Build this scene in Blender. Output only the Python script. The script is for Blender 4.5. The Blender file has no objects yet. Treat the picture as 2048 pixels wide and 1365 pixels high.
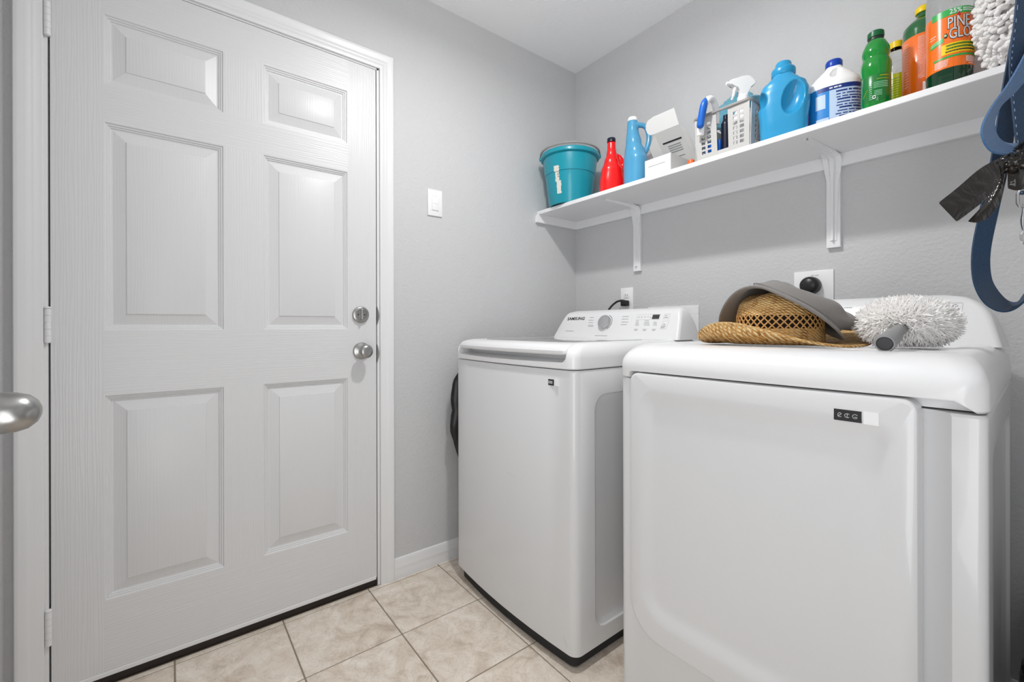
import bpy, bmesh, math, random
from mathutils import Vector, Matrix, Euler, noise
PI = math.pi
S = bpy.context.scene
COL = S.collection
random.seed(7)

# ------------------------------------------------------------------ camera, world, exposure
F_PX, YAW, ROLL, CY = 882.48, 0.9113, -0.0025, 653.44
cam_d = bpy.data.cameras.new('camera')
cam_d.sensor_fit = 'HORIZONTAL'; cam_d.sensor_width = 36.0
cam_d.lens = 36.0 * F_PX / 2048.0
cam_d.shift_y = -(682.5 - CY) / 2048.0
cam_d.clip_start = 0.02
cam = bpy.data.objects.new('camera', cam_d); COL.objects.link(cam)
cam.matrix_world = Matrix.Translation((1.7307, -1.7951, 1.0368)) @ Matrix.Rotation(YAW, 4, 'Z') @ Matrix.Rotation(PI / 2, 4, 'X') @ Matrix.Rotation(ROLL, 4, 'Z')
S.camera = cam
W = bpy.data.worlds.new('world'); S.world = W; W.use_nodes = True
W.node_tree.nodes['Background'].inputs[0].default_value = (1, 1, 1, 1)
W.node_tree.nodes['Background'].inputs[1].default_value = 0.25
S.view_settings.view_transform = 'Standard'; S.view_settings.look = 'None'
S.view_settings.gamma = 1.0; S.view_settings.use_curve_mapping = False
S.view_settings.exposure = 0.34
S.cycles.diffuse_bounces = 8; S.cycles.max_bounces = 14; S.cycles.transparent_max_bounces = 12
ROOM_X, ROOM_Y, ROOM_H = 2.50, -2.14, 2.4506
LAMP = (0.90, -1.00, 2.30)
LAMP_W, HALL_W = 10.0, 17.0
ld = bpy.data.lights.new('hall_fill', 'AREA'); ld.shape = 'RECTANGLE'; ld.size = 0.78; ld.size_y = 1.95; ld.energy = HALL_W; ld.color = (0.955, 0.98, 1.0)
lo = bpy.data.objects.new('hall_fill', ld); COL.objects.link(lo)
lo.matrix_world = Matrix.Translation((2.04, -2.26, 1.05)) @ Matrix.Rotation(math.radians(60), 4, 'Z') @ Matrix.Rotation(math.radians(126), 4, 'X')   # added fill light in the unseen doorway, tilted up to brighten walls and ceiling

# ------------------------------------------------------------------ materials
MATS = {}
def lin(c):
    return tuple((v / 12.92 if v <= 0.04045 else ((v + 0.055) / 1.055) ** 2.4) for v in c)
def rgb(h):
    h = h.lstrip('#'); return lin(tuple(int(h[i:i + 2], 16) / 255 for i in (0, 2, 4)))
def mat(name, col, rough=0.5, metal=0.0, coat=0.0, trans=0.0, ior=1.45, emit=0.0, sss=0.0, alpha=1.0, sheen=0.0):
    m = bpy.data.materials.new(name); m.use_nodes = True
    b = m.node_tree.nodes['Principled BSDF']
    if isinstance(col, str): col = rgb(col)
    b.inputs['Base Color'].default_value = (*col, 1)
    b.inputs['Roughness'].default_value = rough
    b.inputs['Metallic'].default_value = metal
    b.inputs['Coat Weight'].default_value = coat
    b.inputs['Coat Roughness'].default_value = 0.05
    b.inputs['Transmission Weight'].default_value = trans
    b.inputs['IOR'].default_value = ior
    b.inputs['Alpha'].default_value = alpha
    b.inputs['Sheen Weight'].default_value = sheen
    if sss: b.inputs['Subsurface Weight'].default_value = sss; b.inputs['Subsurface Radius'].default_value = (0.01, 0.01, 0.01)
    if emit:
        b.inputs['Emission Color'].default_value = (*col, 1); b.inputs['Emission Strength'].default_value = emit
    MATS[name] = m
    return m
def nodes(m): return m.node_tree.nodes, m.node_tree.links, m.node_tree.nodes['Principled BSDF']
def coords(m, scale=(1, 1, 1), rot=(0, 0, 0), obj=True):
    n, l, b = nodes(m)
    tc = n.new('ShaderNodeTexCoord'); mp = n.new('ShaderNodeMapping')
    mp.inputs['Scale'].default_value = scale; mp.inputs['Rotation'].default_value = rot
    l.new(tc.outputs['Object' if obj else 'Generated'], mp.inputs['Vector'])
    return mp.outputs['Vector']
def noise_tex(m, vec, scale, detail=3, rough=0.5, dist=0.0):
    n, l, b = nodes(m); t = n.new('ShaderNodeTexNoise')
    t.inputs['Scale'].default_value = scale; t.inputs['Detail'].default_value = detail
    t.inputs['Roughness'].default_value = rough; t.inputs['Distortion'].default_value = dist
    l.new(vec, t.inputs['Vector']); return t
def add_bump(m, height, strength, dist):
    n, l, b = nodes(m); bp = n.new('ShaderNodeBump')
    bp.inputs['Strength'].default_value = strength; bp.inputs['Distance'].default_value = dist
    l.new(height, bp.inputs['Height'])
    if b.inputs['Normal'].is_linked: l.new(b.inputs['Normal'].links[0].from_socket, bp.inputs['Normal'])
    l.new(bp.outputs['Normal'], b.inputs['Normal']); return bp
def ramp(m, fac, stops):
    n, l, b = nodes(m); r = n.new('ShaderNodeValToRGB')
    e = r.color_ramp.elements
    while len(e) < len(stops): e.new(0.5)
    for i, (p, c) in enumerate(stops):
        e[i].position = p; c = rgb(c) if isinstance(c, str) else c; e[i].color = (*c, 1)
    l.new(fac, r.inputs['Fac']); return r.outputs['Color']

def paint_wall(name, col, strength=0.35):
    m = mat(name, col, 0.62)
    v = coords(m)
    t = noise_tex(m, v, 85, 3, 0.55, 0.3); add_bump(m, t.outputs['Fac'], strength, 0.006)
    return m
paint_wall('wall_paint', (0.575, 0.575, 0.58)); paint_wall('ceiling_paint', (0.95, 0.95, 0.955), 0.15)
def grain(name, vertical, col=(0.69, 0.69, 0.695), st=0.22):
    m = mat(name, col, 0.36)
    v = coords(m, (1, 1, 0.06) if vertical else (1, 0.06, 1))
    n, l, b = nodes(m)
    d = noise_tex(m, v, 7, 2, 0.5)
    w = n.new('ShaderNodeTexWave'); w.wave_type = 'BANDS'; w.bands_direction = 'Y' if vertical else 'Z'
    w.inputs['Scale'].default_value = 42; w.inputs['Distortion'].default_value = 9; w.inputs['Detail'].default_value = 2
    w.inputs['Detail Scale'].default_value = 1.3
    l.new(v, w.inputs['Vector'])
    t = noise_tex(m, coords(m, (1, 1, 0.03) if vertical else (1, 0.03, 1)), 260, 2, 0.6)
    mx = n.new('ShaderNodeMix'); mx.inputs[0].default_value = 0.35
    l.new(w.outputs['Fac'], mx.inputs[2]); l.new(t.outputs['Fac'], mx.inputs[3])
    add_bump(m, mx.outputs[0], st, 0.0016)
    return m
grain('door_grain_vertical', True); grain('door_grain_panel', True, st=0.10); grain('door_grain_horizontal', False)
mat('door_paint', (0.69, 0.69, 0.695), 0.36)
mat('trim_paint', (0.77, 0.77, 0.775), 0.33)
mat('shelf_paint', (0.81, 0.81, 0.82), 0.45)
mat('dark_bronze', (0.018, 0.012, 0.010), 0.5)
mat('black', (0.006, 0.006, 0.006), 0.6)
mat('satin_nickel', (0.40, 0.395, 0.385), 0.30, 1.0)
mat('chrome', (0.7, 0.7, 0.7), 0.12, 1.0)
mat('appliance_white', (0.68, 0.68, 0.685), 0.30, coat=0.3)
mat('appliance_gloss', (0.78, 0.78, 0.785), 0.30, coat=0.25)
mat('appliance_base', (0.02, 0.02, 0.02), 0.7)
mat('lid_glass', (0.20, 0.205, 0.21), 0.06, coat=1.0)
mat('print_gray', (0.25, 0.25, 0.26), 0.5); mat('print_dark', (0.02, 0.02, 0.022), 0.4)
mat('print_light', (0.55, 0.55, 0.55), 0.5)
mat('display_black', (0.012, 0.010, 0.008), 0.1, coat=1)
mat('knob_silver', (0.55, 0.55, 0.56), 0.3, 0.9)
mat('plate_white', (0.84, 0.84, 0.84), 0.3)
mat('plastic_black', (0.012, 0.012, 0.012), 0.35)
mat('lamp_glass', (1, 1, 0.99), 0.5, emit=2.5)
def tile_mat():
    m = mat('tile_ceramic', '#c9bcac', 0.42)
    n, l, b = nodes(m)
    oi = n.new('ShaderNodeObjectInfo'); tc = n.new('ShaderNodeTexCoord')
    cmb = n.new('ShaderNodeCombineXYZ'); mul = n.new('ShaderNodeMath'); mul.operation = 'MULTIPLY'; mul.inputs[1].default_value = 37.0
    l.new(oi.outputs['Random'], mul.inputs[0])
    for i in range(3): l.new(mul.outputs[0], cmb.inputs[i])
    ad = n.new('ShaderNodeVectorMath'); ad.operation = 'ADD'
    l.new(tc.outputs['Object'], ad.inputs[0]); l.new(cmb.outputs[0], ad.inputs[1])
    v = ad.outputs[0]
    t1 = noise_tex(m, v, 9, 6, 0.62, 1.2)
    c1 = ramp(m, t1.outputs['Fac'], [(0.28, '#c0b0a0'), (0.43, '#d9ccbd'), (0.56, '#e4d9cc'), (0.72, '#eee5da')])
    t2 = noise_tex(m, v, 14, 5, 0.65, 2.0)
    vein = ramp(m, t2.outputs['Fac'], [(0.47, (0, 0, 0)), (0.5, (1, 1, 1)), (0.53, (0, 0, 0))])
    mx = n.new('ShaderNodeMix'); mx.data_type = 'RGBA'; mx.blend_type = 'MULTIPLY'
    vm = n.new('ShaderNodeMath'); vm.operation = 'MULTIPLY'; vm.inputs[1].default_value = 0.38
    l.new(vein, vm.inputs[0]); l.new(vm.outputs[0], mx.inputs[0])
    l.new(c1, mx.inputs[6]); mx.inputs[7].default_value = (0.60, 0.54, 0.47, 1)
    l.new(mx.outputs[2], b.inputs['Base Color'])
    add_bump(m, t1.outputs['Fac'], 0.12, 0.004)
tile_mat()
mat('grout', '#8f8475', 0.9)

# ------------------------------------------------------------------ mesh helpers (all coordinates are world metres)
WLOC = {}
def link(o, parent, wloc):
    COL.objects.link(o); WLOC[o.name] = Vector(wloc)
    if parent is not None:
        o.parent = parent; o.location = Vector(wloc) - WLOC[parent.name]
    else: o.location = wloc
def tag(o, label=None, cat=None, group=None, kind=None):
    if label: o['label'] = label
    if cat: o['category'] = cat
    if group: o['group'] = group
    if kind: o['kind'] = kind
    return o
def thing(name, loc, label, cat, group=None):
    o = bpy.data.objects.new(name, None); o.empty_display_size = 0.05
    link(o, None, loc); return tag(o, label, cat, group)
def obj(name, bm, m, parent=None, label=None, cat=None, group=None, kind=None, smooth=35, weld=False):
    if weld: bmesh.ops.remove_doubles(bm, verts=bm.verts, dist=1e-5)
    bmesh.ops.recalc_face_normals(bm, faces=bm.faces)
    me = bpy.data.meshes.new(name)
    xs = [v.co for v in bm.verts]
    if parent is not None: w = WLOC[parent.name].copy()
    else:
        w = Vector(((min(c.x for c in xs) + max(c.x for c in xs)) / 2, (min(c.y for c in xs) + max(c.y for c in xs)) / 2, min(c.z for c in xs)))
    for v in bm.verts: v.co -= w
    bm.to_mesh(me); bm.free()
    for mm in (m if isinstance(m, (list, tuple)) else [m]): me.materials.append(MATS[mm] if isinstance(mm, str) else mm)
    if smooth:
        for p in me.polygons: p.use_smooth = True
        me.set_sharp_from_angle(angle=math.radians(smooth))
    o = bpy.data.objects.new(name, me); link(o, parent, w)
    return tag(o, label, cat, group, kind)
def struct(name, bm, m, parent=None, smooth=35, label=None):
    return obj(name, bm, m, parent, label=label, kind=None if parent else 'structure', smooth=smooth)
def B(): return bmesh.new()
def box(bm, x0, x1, y0, y1, z0, z1, bev=0.0, seg=2, mi=0):
    vs = [bm.verts.new((x, y, z)) for z in (z0, z1) for x, y in ((x0, y0), (x1, y0), (x1, y1), (x0, y1))]
    fs = [bm.faces.new([vs[i] for i in q]) for q in ((3, 2, 1, 0), (4, 5, 6, 7), (0, 1, 5, 4), (1, 2, 6, 5), (2, 3, 7, 6), (3, 0, 4, 7))]
    for f in fs: f.material_index = mi
    if bev:
        es = list({e for f in fs for e in f.edges})
        r = bmesh.ops.bevel(bm, geom=es, offset=bev, segments=seg, affect='EDGES', profile=0.5)
        for f in r['faces']: f.material_index = mi
    return bm
def loft(bm, rings, cap0=True, cap1=True, closed=True, mi=0):
    vr = [[bm.verts.new(p) for p in r] for r in rings]
    n = len(rings[0]); fs = []
    for a, b in zip(vr, vr[1:]):
        for i in range(n if closed else n - 1):
            j = (i + 1) % n
            fs.append(bm.faces.new((a[i], a[j], b[j], b[i])))
    if cap0: fs.append(bm.faces.new(list(reversed(vr[0]))))
    if cap1: fs.append(bm.faces.new(vr[-1]))
    for f in fs: f.material_index = mi
    return vr
def rring(x0, x1, y0, y1, z, r, n=6, bow=0.0):
    """rounded rectangle at height z; bow pushes the y0 (front) side out"""
    if not isinstance(r, (list, tuple)): r = [r] * 4
    pts = []
    cs = ((x1, y0, -PI / 2, r[1], -1, 1), (x1, y1, 0, r[2], -1, -1), (x0, y1, PI / 2, r[3], 1, -1), (x0, y0, PI, r[0], 1, 1))
    for cx, cy, a0, rr, sx, sy in cs:
        for i in range(n + 1):
            a = a0 + PI / 2 * i / n
            pts.append([cx + sx * rr + rr * math.cos(a), cy + sy * rr + rr * math.sin(a), z])
    # front segment between last (x0 side) and first (x1 side)
    a, b = pts[-1], pts[0]
    for i in range(1, 8): pts.append([a[0] + (b[0] - a[0]) * i / 8, y0, z])
    if bow:
        xm, h = (x0 + x1) / 2, (x1 - x0) / 2
        for p in pts:
            wgt = max(0.0, 1 - (p[1] - y0) / 0.06) if p[1] < y0 + 0.06 else 0.0
            p[1] -= bow * (1 - ((p[0] - xm) / h) ** 2) * (1 if wgt > 0 else 0)
    return pts
def lathe(bm, prof, c=(0, 0, 0), n=32, axis='Z', M=None, mi=0, cap=True):
    """prof: list of (radius, height)"""
    rings = []
    for r, h in prof:
        ring = []
        for i in range(n):
            a = 2 * PI * i / n
            p = Vector((r * math.cos(a), r * math.sin(a), h))
            if axis == 'X': p = Vector((h, p.x, p.y))
            if axis == 'Y': p = Vector((p.x, h, p.y))
            if M is not None: p = M @ p
            ring.append(p + Vector(c))
        rings.append(ring)
    return loft(bm, rings, cap, cap, mi=mi)
def lathe_bm(prof, c, n=32, axis='Z'):
    bm = bmesh.new(); lathe(bm, prof, c, n, axis); return bm
def frames(pts):
    pts = [Vector(p) for p in pts]; out = []
    up = Vector((0, 0, 1))
    t0 = (pts[1] - pts[0]).normalized()
    if abs(t0.dot(up)) > 0.95: up = Vector((0, 1, 0))
    nrm = t0.cross(up).normalized()
    for i, p in enumerate(pts):
        t = (pts[min(i + 1, len(pts) - 1)] - pts[max(i - 1, 0)]).normalized()
        nrm = (nrm - t * nrm.dot(t)).normalized()
        out.append((p, t, nrm, t.cross(nrm)))
    return out
def tube(bm, pts, r, n=8, cap=True, mi=0):
    fr = frames(pts)
    rr = r if isinstance(r, (list, tuple)) else [r] * len(pts)
    loft(bm, [[p + a * (q * math.cos(2 * PI * i / n)) + b * (q * math.sin(2 * PI * i / n)) for i in range(n)] for (p, t, a, b), q in zip(fr, rr)], cap, cap, mi=mi)
def smooth_path(pts, k=6):
    pts = [Vector(p) for p in pts]; out = []
    P = [pts[0] * 2 - pts[1]] + pts + [pts[-1] * 2 - pts[-2]]
    for i in range(1, len(P) - 2):
        for j in range(k):
            t = j / k
            out.append(0.5 * ((2 * P[i]) + (P[i + 1] - P[i - 1]) * t + (2 * P[i - 1] - 5 * P[i] + 4 * P[i + 1] - P[i + 2]) * t * t + (3 * P[i] - P[i - 1] - 3 * P[i + 1] + P[i + 2]) * t ** 3))
    out.append(pts[-1]); return out
def xform(bm, M):
    bmesh.ops.transform(bm, matrix=M, verts=bm.verts); return bm
def text_bm(s, size, M, depth=0.0003, bold=0.0, sx=1.0, align='CENTER', shear=0.0):
    c = bpy.data.curves.new('t', 'FONT'); c.body = s; c.size = size; c.align_x = align; c.align_y = 'CENTER'
    c.extrude = depth; c.offset = bold; c.resolution_u = 2; c.shear = shear
    o = bpy.data.objects.new('t', c); COL.objects.link(o)
    dg = bpy.context.evaluated_depsgraph_get()
    me = bpy.data.meshes.new_from_object(o.evaluated_get(dg))
    bm = B(); bm.from_mesh(me)
    bpy.data.objects.remove(o); bpy.data.curves.remove(c); bpy.data.meshes.remove(me)
    bmesh.ops.scale(bm, vec=(sx, 1, 1), verts=bm.verts)
    return xform(bm, M)
def basis(o, ux, uy):
    ux, uy = Vector(ux).normalized(), Vector(uy); uz = ux.cross(uy).normalized(); uy = uz.cross(ux)
    return Matrix(((ux.x, uy.x, uz.x, o[0]), (ux.y, uy.y, uz.y, o[1]), (ux.z, uy.z, uz.z, o[2]), (0, 0, 0, 1)))
def eval_mods(bm, mods):
    """run modifiers given as (type, dict) on bm and return the result"""
    me = bpy.data.meshes.new('tmp'); bm.to_mesh(me); bm.free()
    o = bpy.data.objects.new('tmp', me); COL.objects.link(o); cut = []
    for ty, kw in mods:
        md = o.modifiers.new('m', ty)
        for k, v in kw.items():
            if k == 'cutter':
                cm = bpy.data.meshes.new('cut'); v.to_mesh(cm); v.free()
                co = bpy.data.objects.new('cut', cm); COL.objects.link(co); cut.append(co); md.object = co
            else: setattr(md, k, v)
    dg = bpy.context.evaluated_depsgraph_get(); dg.update()
    r = bpy.data.meshes.new_from_object(o.evaluated_get(dg))
    out = B(); out.from_mesh(r)
    for q in [o] + cut: 
        d = q.data; bpy.data.objects.remove(q); bpy.data.meshes.remove(d)
    bpy.data.meshes.remove(r)
    return out
def cut(bm, cutter):
    for q in (bm, cutter): bmesh.ops.recalc_face_normals(q, faces=q.faces)
    return eval_mods(bm, [('BOOLEAN', dict(operation='DIFFERENCE', solver='EXACT', cutter=cutter))])
def lerp(a, b, t): return a + (b - a) * t

# ------------------------------------------------------------------ room shell
Y_L, Y_R = -2.066, -1.130           # door opening
Z_T = 2.075
bm = B()
box(bm, -0.12, 0, ROOM_Y - 0.12, Y_L, 0, ROOM_H); box(bm, -0.12, 0, Y_R, 0.12, 0, ROOM_H); box(bm, -0.12, 0, Y_L, Y_R, Z_T, ROOM_H)
struct('wall_left', bm, 'wall_paint')
struct('wall_back', box(B(), 0, ROOM_X + 0.12, 0, 0.12, 0, ROOM_H), 'wall_paint')
bm = B(); box(bm, ROOM_X, ROOM_X + 0.12, ROOM_Y, 0, 0, ROOM_H); box(bm, 1.88, ROOM_X, -1.20, 0, 0, ROOM_H)  # second box: unseen return added to keep light from the gap beside the dryer
struct('wall_right', bm, 'wall_paint')
bm = B()
box(bm, 0, 1.625, ROOM_Y - 0.12, ROOM_Y, 0, ROOM_H); box(bm, 2.455, ROOM_X + 0.12, ROOM_Y - 0.12, ROOM_Y, 0, ROOM_H); box(bm, 1.625, 2.455, ROOM_Y - 0.12, ROOM_Y, 2.06, ROOM_H)
struct('wall_front', bm, 'wall_paint')
struct('ceiling', box(B(), -0.12, ROOM_X + 0.12, ROOM_Y - 0.12, 0.12, ROOM_H, ROOM_H + 0.1), 'ceiling_paint')
floor = struct('floor', box(B(), -0.12, ROOM_X + 0.12, ROOM_Y - 0.12, 0.12, -0.05, -0.0025), 'grout')
GX, GS, GY = 0.0221, 0.3038, -1.178
tile_cache = {}
def tile(x0, x1, y0, y1):
    key = (round(x1 - x0, 4), round(y1 - y0, 4))
    if key not in tile_cache:
        bm = B(); box(bm, 0, key[0], 0, key[1], -0.004, 0, 0.0012, 1)
        me = bpy.data.meshes.new('tile'); bm.to_mesh(me); bm.free(); me.materials.append(MATS['tile_ceramic']); tile_cache[key] = me
    o = bpy.data.objects.new('tile', tile_cache[key]); link(o, floor, (x0, y0, 0))
xe = [0.0] + [GX + GS * i for i in range(0, 9)] + [ROOM_X]
ye = [ROOM_Y] + [GY + GS * i for i in range(-3, 4)] + [0.0]
g = 0.0022
for a, b in zip(xe, xe[1:]):
    for c, d in zip(ye, ye[1:]):
        if b - a > 0.008 and d - c > 0.008: tile(a + g, b - g, c + g, d - g)

# door casing, jamb, threshold
def casing_leg(bm, y_in, y_out, z0, z1a, z1b):
    """profile swept up; y_in inner edge, y_out outer edge; mitred at the top (inner z1a, outer z1b)"""
    prof = [(0, 0), (0, 0.009), (0.06, 0.0105), (0.30, 0.0105), (0.36, 0.0125), (0.44, 0.0125), (0.50, 0.0145), (0.60, 0.016), (0.70, 0.0165), (0.80, 0.0175), (0.88, 0.018), (0.96, 0.017), (1.0, 0.014), (1.0, 0)]
    a = [(x, lerp(y_in, y_out, t), z0) for t, x in prof]
    b = [(x, lerp(y_in, y_out, t), lerp(z1a, z1b, t)) for t, x in prof]
    loft(bm, [a, b])
ZI, ZO = 2.074, 2.1324
bm = B(); casing_leg(bm, -1.1275, -1.0727, 0, ZI, ZO)
tr = struct('trim_1', bm, 'trim_paint')
bm = B(); casing_leg(bm, -2.0655, -2.1211, 0, ZI, ZO)
struct('trim_2', bm, 'trim_paint')
bm = B()
prof = [(0, 0), (0, 0.009), (0.06, 0.0105), (0.30, 0.0105), (0.36, 0.0125), (0.44, 0.0125), (0.50, 0.0145), (0.60, 0.016), (0.70, 0.0165), (0.80, 0.0175), (0.88, 0.018), (0.96, 0.017), (1.0, 0.014), (1.0, 0)]
loft(bm, [[(x, lerp(-2.0655, -2.1211, t), lerp(ZI, ZO, t)) for t, x in prof], [(x, lerp(-1.1275, -1.0727, t), lerp(ZI, ZO, t)) for t, x in prof]])
struct('trim_3', bm, 'trim_paint')
bm = B()      # jamb with stop
box(bm, -0.12, 0.001, Y_R - 0.008, Y_R + 0.001, 0, Z_T); box(bm, -0.12, 0.001, Y_L - 0.001, Y_L + 0.008, 0, Z_T); box(bm, -0.12, 0.001, Y_L, Y_R, Z_T - 0.007, Z_T + 0.001)
box(bm, -0.10, -0.048, Y_R - 0.03, Y_R - 0.004, 0, Z_T); box(bm, -0.10, -0.048, Y_L + 0.004, Y_L + 0.03, 0, Z_T)
jamb = struct('trim_4', bm, 'trim_paint')
for zc, h in ((1.081, 0.036), (0.930, 0.036)):
    bm = B(); box(bm, -0.03, 0.0015, -1.1392, -1.1375, zc - h, zc + h, 0.0006, 1)
    loft(bm, [[(x_, -1.1385 + 0.0085 * math.sin(PI * i / 12), zc - h + 2 * h * i / 12) for i in range(13)] for x_ in (0.0005, 0.0022)])
    obj('strike_plate', bm, 'satin_nickel', jamb)
bm = B(); box(bm, -0.13, -0.002, Y_L + 0.008, Y_R - 0.008, 0, 0.027, 0.004)
struct('trim_5', bm, 'dark_bronze')
# baseboards: ogee profile
def baseboard(name, a, b, nrm):
    prof = [(0, 0), (0.012, 0), (0.0125, 0.028), (0.0105, 0.034), (0.012, 0.042), (0.0115, 0.052), (0.008, 0.060), (0.0085, 0.072), (0.005, 0.080), (0.0, 0.083)]
    bm = B(); a, b, nrm = Vector(a), Vector(b), Vector(nrm)
    loft(bm, [[a + nrm * d + Vector((0, 0, z)) for d, z in prof], [b + nrm * d + Vector((0, 0, z)) for d, z in prof]])
    return struct(name, bm, 'trim_paint')
baseboard('baseboard_left', (0, -1.0727, 0), (0, 0, 0), (1, 0, 0))
baseboard('baseboard_back', (0.0126, 0, 0), (1.88, 0, 0), (0, -1, 0))
baseboard('baseboard_right', (1.88, -1.20, 0), (1.88, -0.0126, 0), (-1, 0, 0))
baseboard('baseboard_front', (0.0126, ROOM_Y, 0), (1.56, ROOM_Y, 0), (0, 1, 0))

# six panel door
DL, DR, DB, DT = -2.0537, -1.1421, 0.0354, 2.0660
PY = ((-1.947, -1.652), (-1.541, -1.251)); PZ = ((0.243, 0.842), (1.026, 1.636), (1.742, 1.949))
bm = B(); box(bm, -0.044, -0.014, DL, DR, DB, DT)
door = struct('door_1', bm, 'door_paint')
tag(door, 'white six panel entry door with wood grain emboss')
def slab(name, y0, y1, z0, z1, m, label=None): obj(name, box(B(), -0.014, 0.0, y0, y1, z0, z1), m, door)
slab('stile', DL, PY[0][0], DB, DT, 'door_grain_vertical'); slab('stile', PY[1][1], DR, DB, DT, 'door_grain_vertical')
zr = [DB, PZ[0][0], PZ[0][1], PZ[1][0], PZ[1][1], PZ[2][0], PZ[2][1], DT]
for i in range(0, 8, 2): slab('rail', PY[0][0], PY[1][1], zr[i], zr[i + 1], 'door_grain_horizontal')
for z0, z1 in PZ: slab('mullion', PY[0][1], PY[1][0], z0, z1, 'door_grain_vertical')
pprof = [(0, 0.0), (0.003, -0.0005), (0.006, -0.0046), (0.009, -0.0050), (0.011, -0.0086), (0.014, -0.0090), (0.0165, -0.0128), (0.020, -0.0132), (0.050, -0.0040), (0.0512, -0.0018), (0.053, -0.0012)]
for y0, y1 in PY:
    for z0, z1 in PZ:
        bm = B()
        loft(bm, [[(h, y0 + d, z0 + d), (h, y1 - d, z0 + d), (h, y1 - d, z1 - d), (h, y0 + d, z1 - d)] for d, h in pprof], cap0=False)
        obj('panel', bm, 'door_grain_panel', door, smooth=20)
bm = B(); box(bm, -0.010, 0.0015, DL + 0.002, DR - 0.002, DB - 0.010, DB + 0.003, 0.001, 1)
obj('door_sweep', bm, 'trim_paint', door)
for zc in (1.880, 1.042, 0.216):
    bm = B(); yh = -2.0578; xh = 0.0065
    k = [zc - 0.046 + 0.0184 * i for i in range(6)]
    for a, b in zip(k, k[1:]): lathe(bm, [(0.0068, a + 0.0001), (0.0074, a + 0.0005), (0.0074, b - 0.0005), (0.0068, b - 0.0001)], (xh, yh, 0), 16)
    lathe(bm, [(0.0045, zc - 0.0475), (0.0045, zc + 0.0475)], (xh, yh, 0), 12)
    lathe(bm, [(0.004, zc + 0.046), (0.0078, zc + 0.047), (0.0070, zc + 0.051), (0.002, zc + 0.053)], (xh, yh, 0), 16)
    box(bm, -0.03, 0.006, yh - 0.0012, yh + 0.0012, zc - 0.045, zc + 0.045)
    obj('hinge', bm, 'trim_paint', door)
def knob_prof(): return [(0.0001, 0), (0.033, 0), (0.033, 0.003), (0.030, 0.008), (0.022, 0.011), (0.0125, 0.014), (0.0115, 0.030), (0.0135, 0.034), (0.020, 0.037), (0.0255, 0.042), (0.0272, 0.049), (0.0262, 0.056), (0.022, 0.062), (0.014, 0.0655), (0.0001, 0.0665)]
bm = B(); lathe(bm, knob_prof(), (0, -1.2015, 0.9425), 40, 'X'); kb = obj('door_knob', bm, 'satin_nickel', door)
bm = B(); lathe(bm, [(0.0035, 0), (0.0035, 0.0005), (0.0001, 0.0005)], (0.0073, -1.2275, 0.9425), 12, 'X'); obj('screw_hole', bm, 'black', kb)
bm = B(); lathe(bm, [(0.0001, 0), (0.032, 0), (0.0325, 0.004), (0.030, 0.010), (0.024, 0.0125), (0.020, 0.0128), (0.0195, 0.0105), (0.0001, 0.0105)], (0, -1.2045, 1.0845), 40, 'X')
db = obj('deadbolt', bm, 'satin_nickel', door)
bm = B(); box(bm, 0.010, 0.026, -1.2085, -1.2005, 1.0845 - 0.021, 1.0845 + 0.021, 0.0034, 3); obj('thumb_turn', bm, 'satin_nickel', db)
bm = B()
for dy in (-0.0125, 0.0125): lathe(bm, [(0.0026, 0), (0.0026, 0.0006), (0.0001, 0.0006)], (0.0104, -1.204 + dy, 1.0845), 10, 'X')
obj('screw_hole', bm, 'black', db)

# the ajar door beside the camera whose knob shows at the left edge
D2 = basis((1.60, -2.095, 0), (-0.9975, 0.070, 0), (0, 0, 1))
def d2box(bm, a0, a1, z0, z1, t0, t1):
    return xform(box(bm, a0, a1, z0, z1, t0, t1), D2)
bm = d2box(B(), 0, 0.80, 0.012, 2.03, -0.018, 0.018)
door2 = struct('door_2', bm, 'door_paint')
kp = D2 @ Vector((0.74, 0.925, 0.018))
# ------------------------------------------------------------------ ceiling lamp
t = thing('ceiling_lamp', (LAMP[0], LAMP[1], 2.28), 'round flush ceiling lamp above the middle of the room', 'lamp')
bm = B(); lathe(bm, [(0.001, 2.4506), (0.17, 2.4506), (0.17, 2.425), (0.155, 2.42), (0.001, 2.42)], (LAMP[0], LAMP[1], 0), 40); obj('lamp_base', bm, 'satin_nickel', t)
bm = B(); lathe(bm, [(0.15, 2.42), (0.148, 2.395), (0.13, 2.365), (0.09, 2.342), (0.04, 2.333), (0.001, 2.331)], (LAMP[0], LAMP[1], 0), 40, cap=False); obj('lamp_shade', bm, 'lamp_glass', t)
pl = bpy.data.lights.new('lamp_bulb', 'AREA'); pl.shape = 'DISK'; pl.size = 0.09; pl.energy = LAMP_W; pl.color = (1, 1, 0.995)
po = bpy.data.objects.new('lamp_bulb', pl); COL.objects.link(po); po.location = (LAMP[0], LAMP[1], 2.325)
pl = bpy.data.lights.new('lamp_glow', 'POINT'); pl.energy = LAMP_W * 0.25; pl.shadow_soft_size = 0.065; pl.color = (1, 1, 0.995)
po = bpy.data.objects.new('lamp_glow', pl); COL.objects.link(po); po.location = (LAMP[0], LAMP[1], 2.25)

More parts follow.
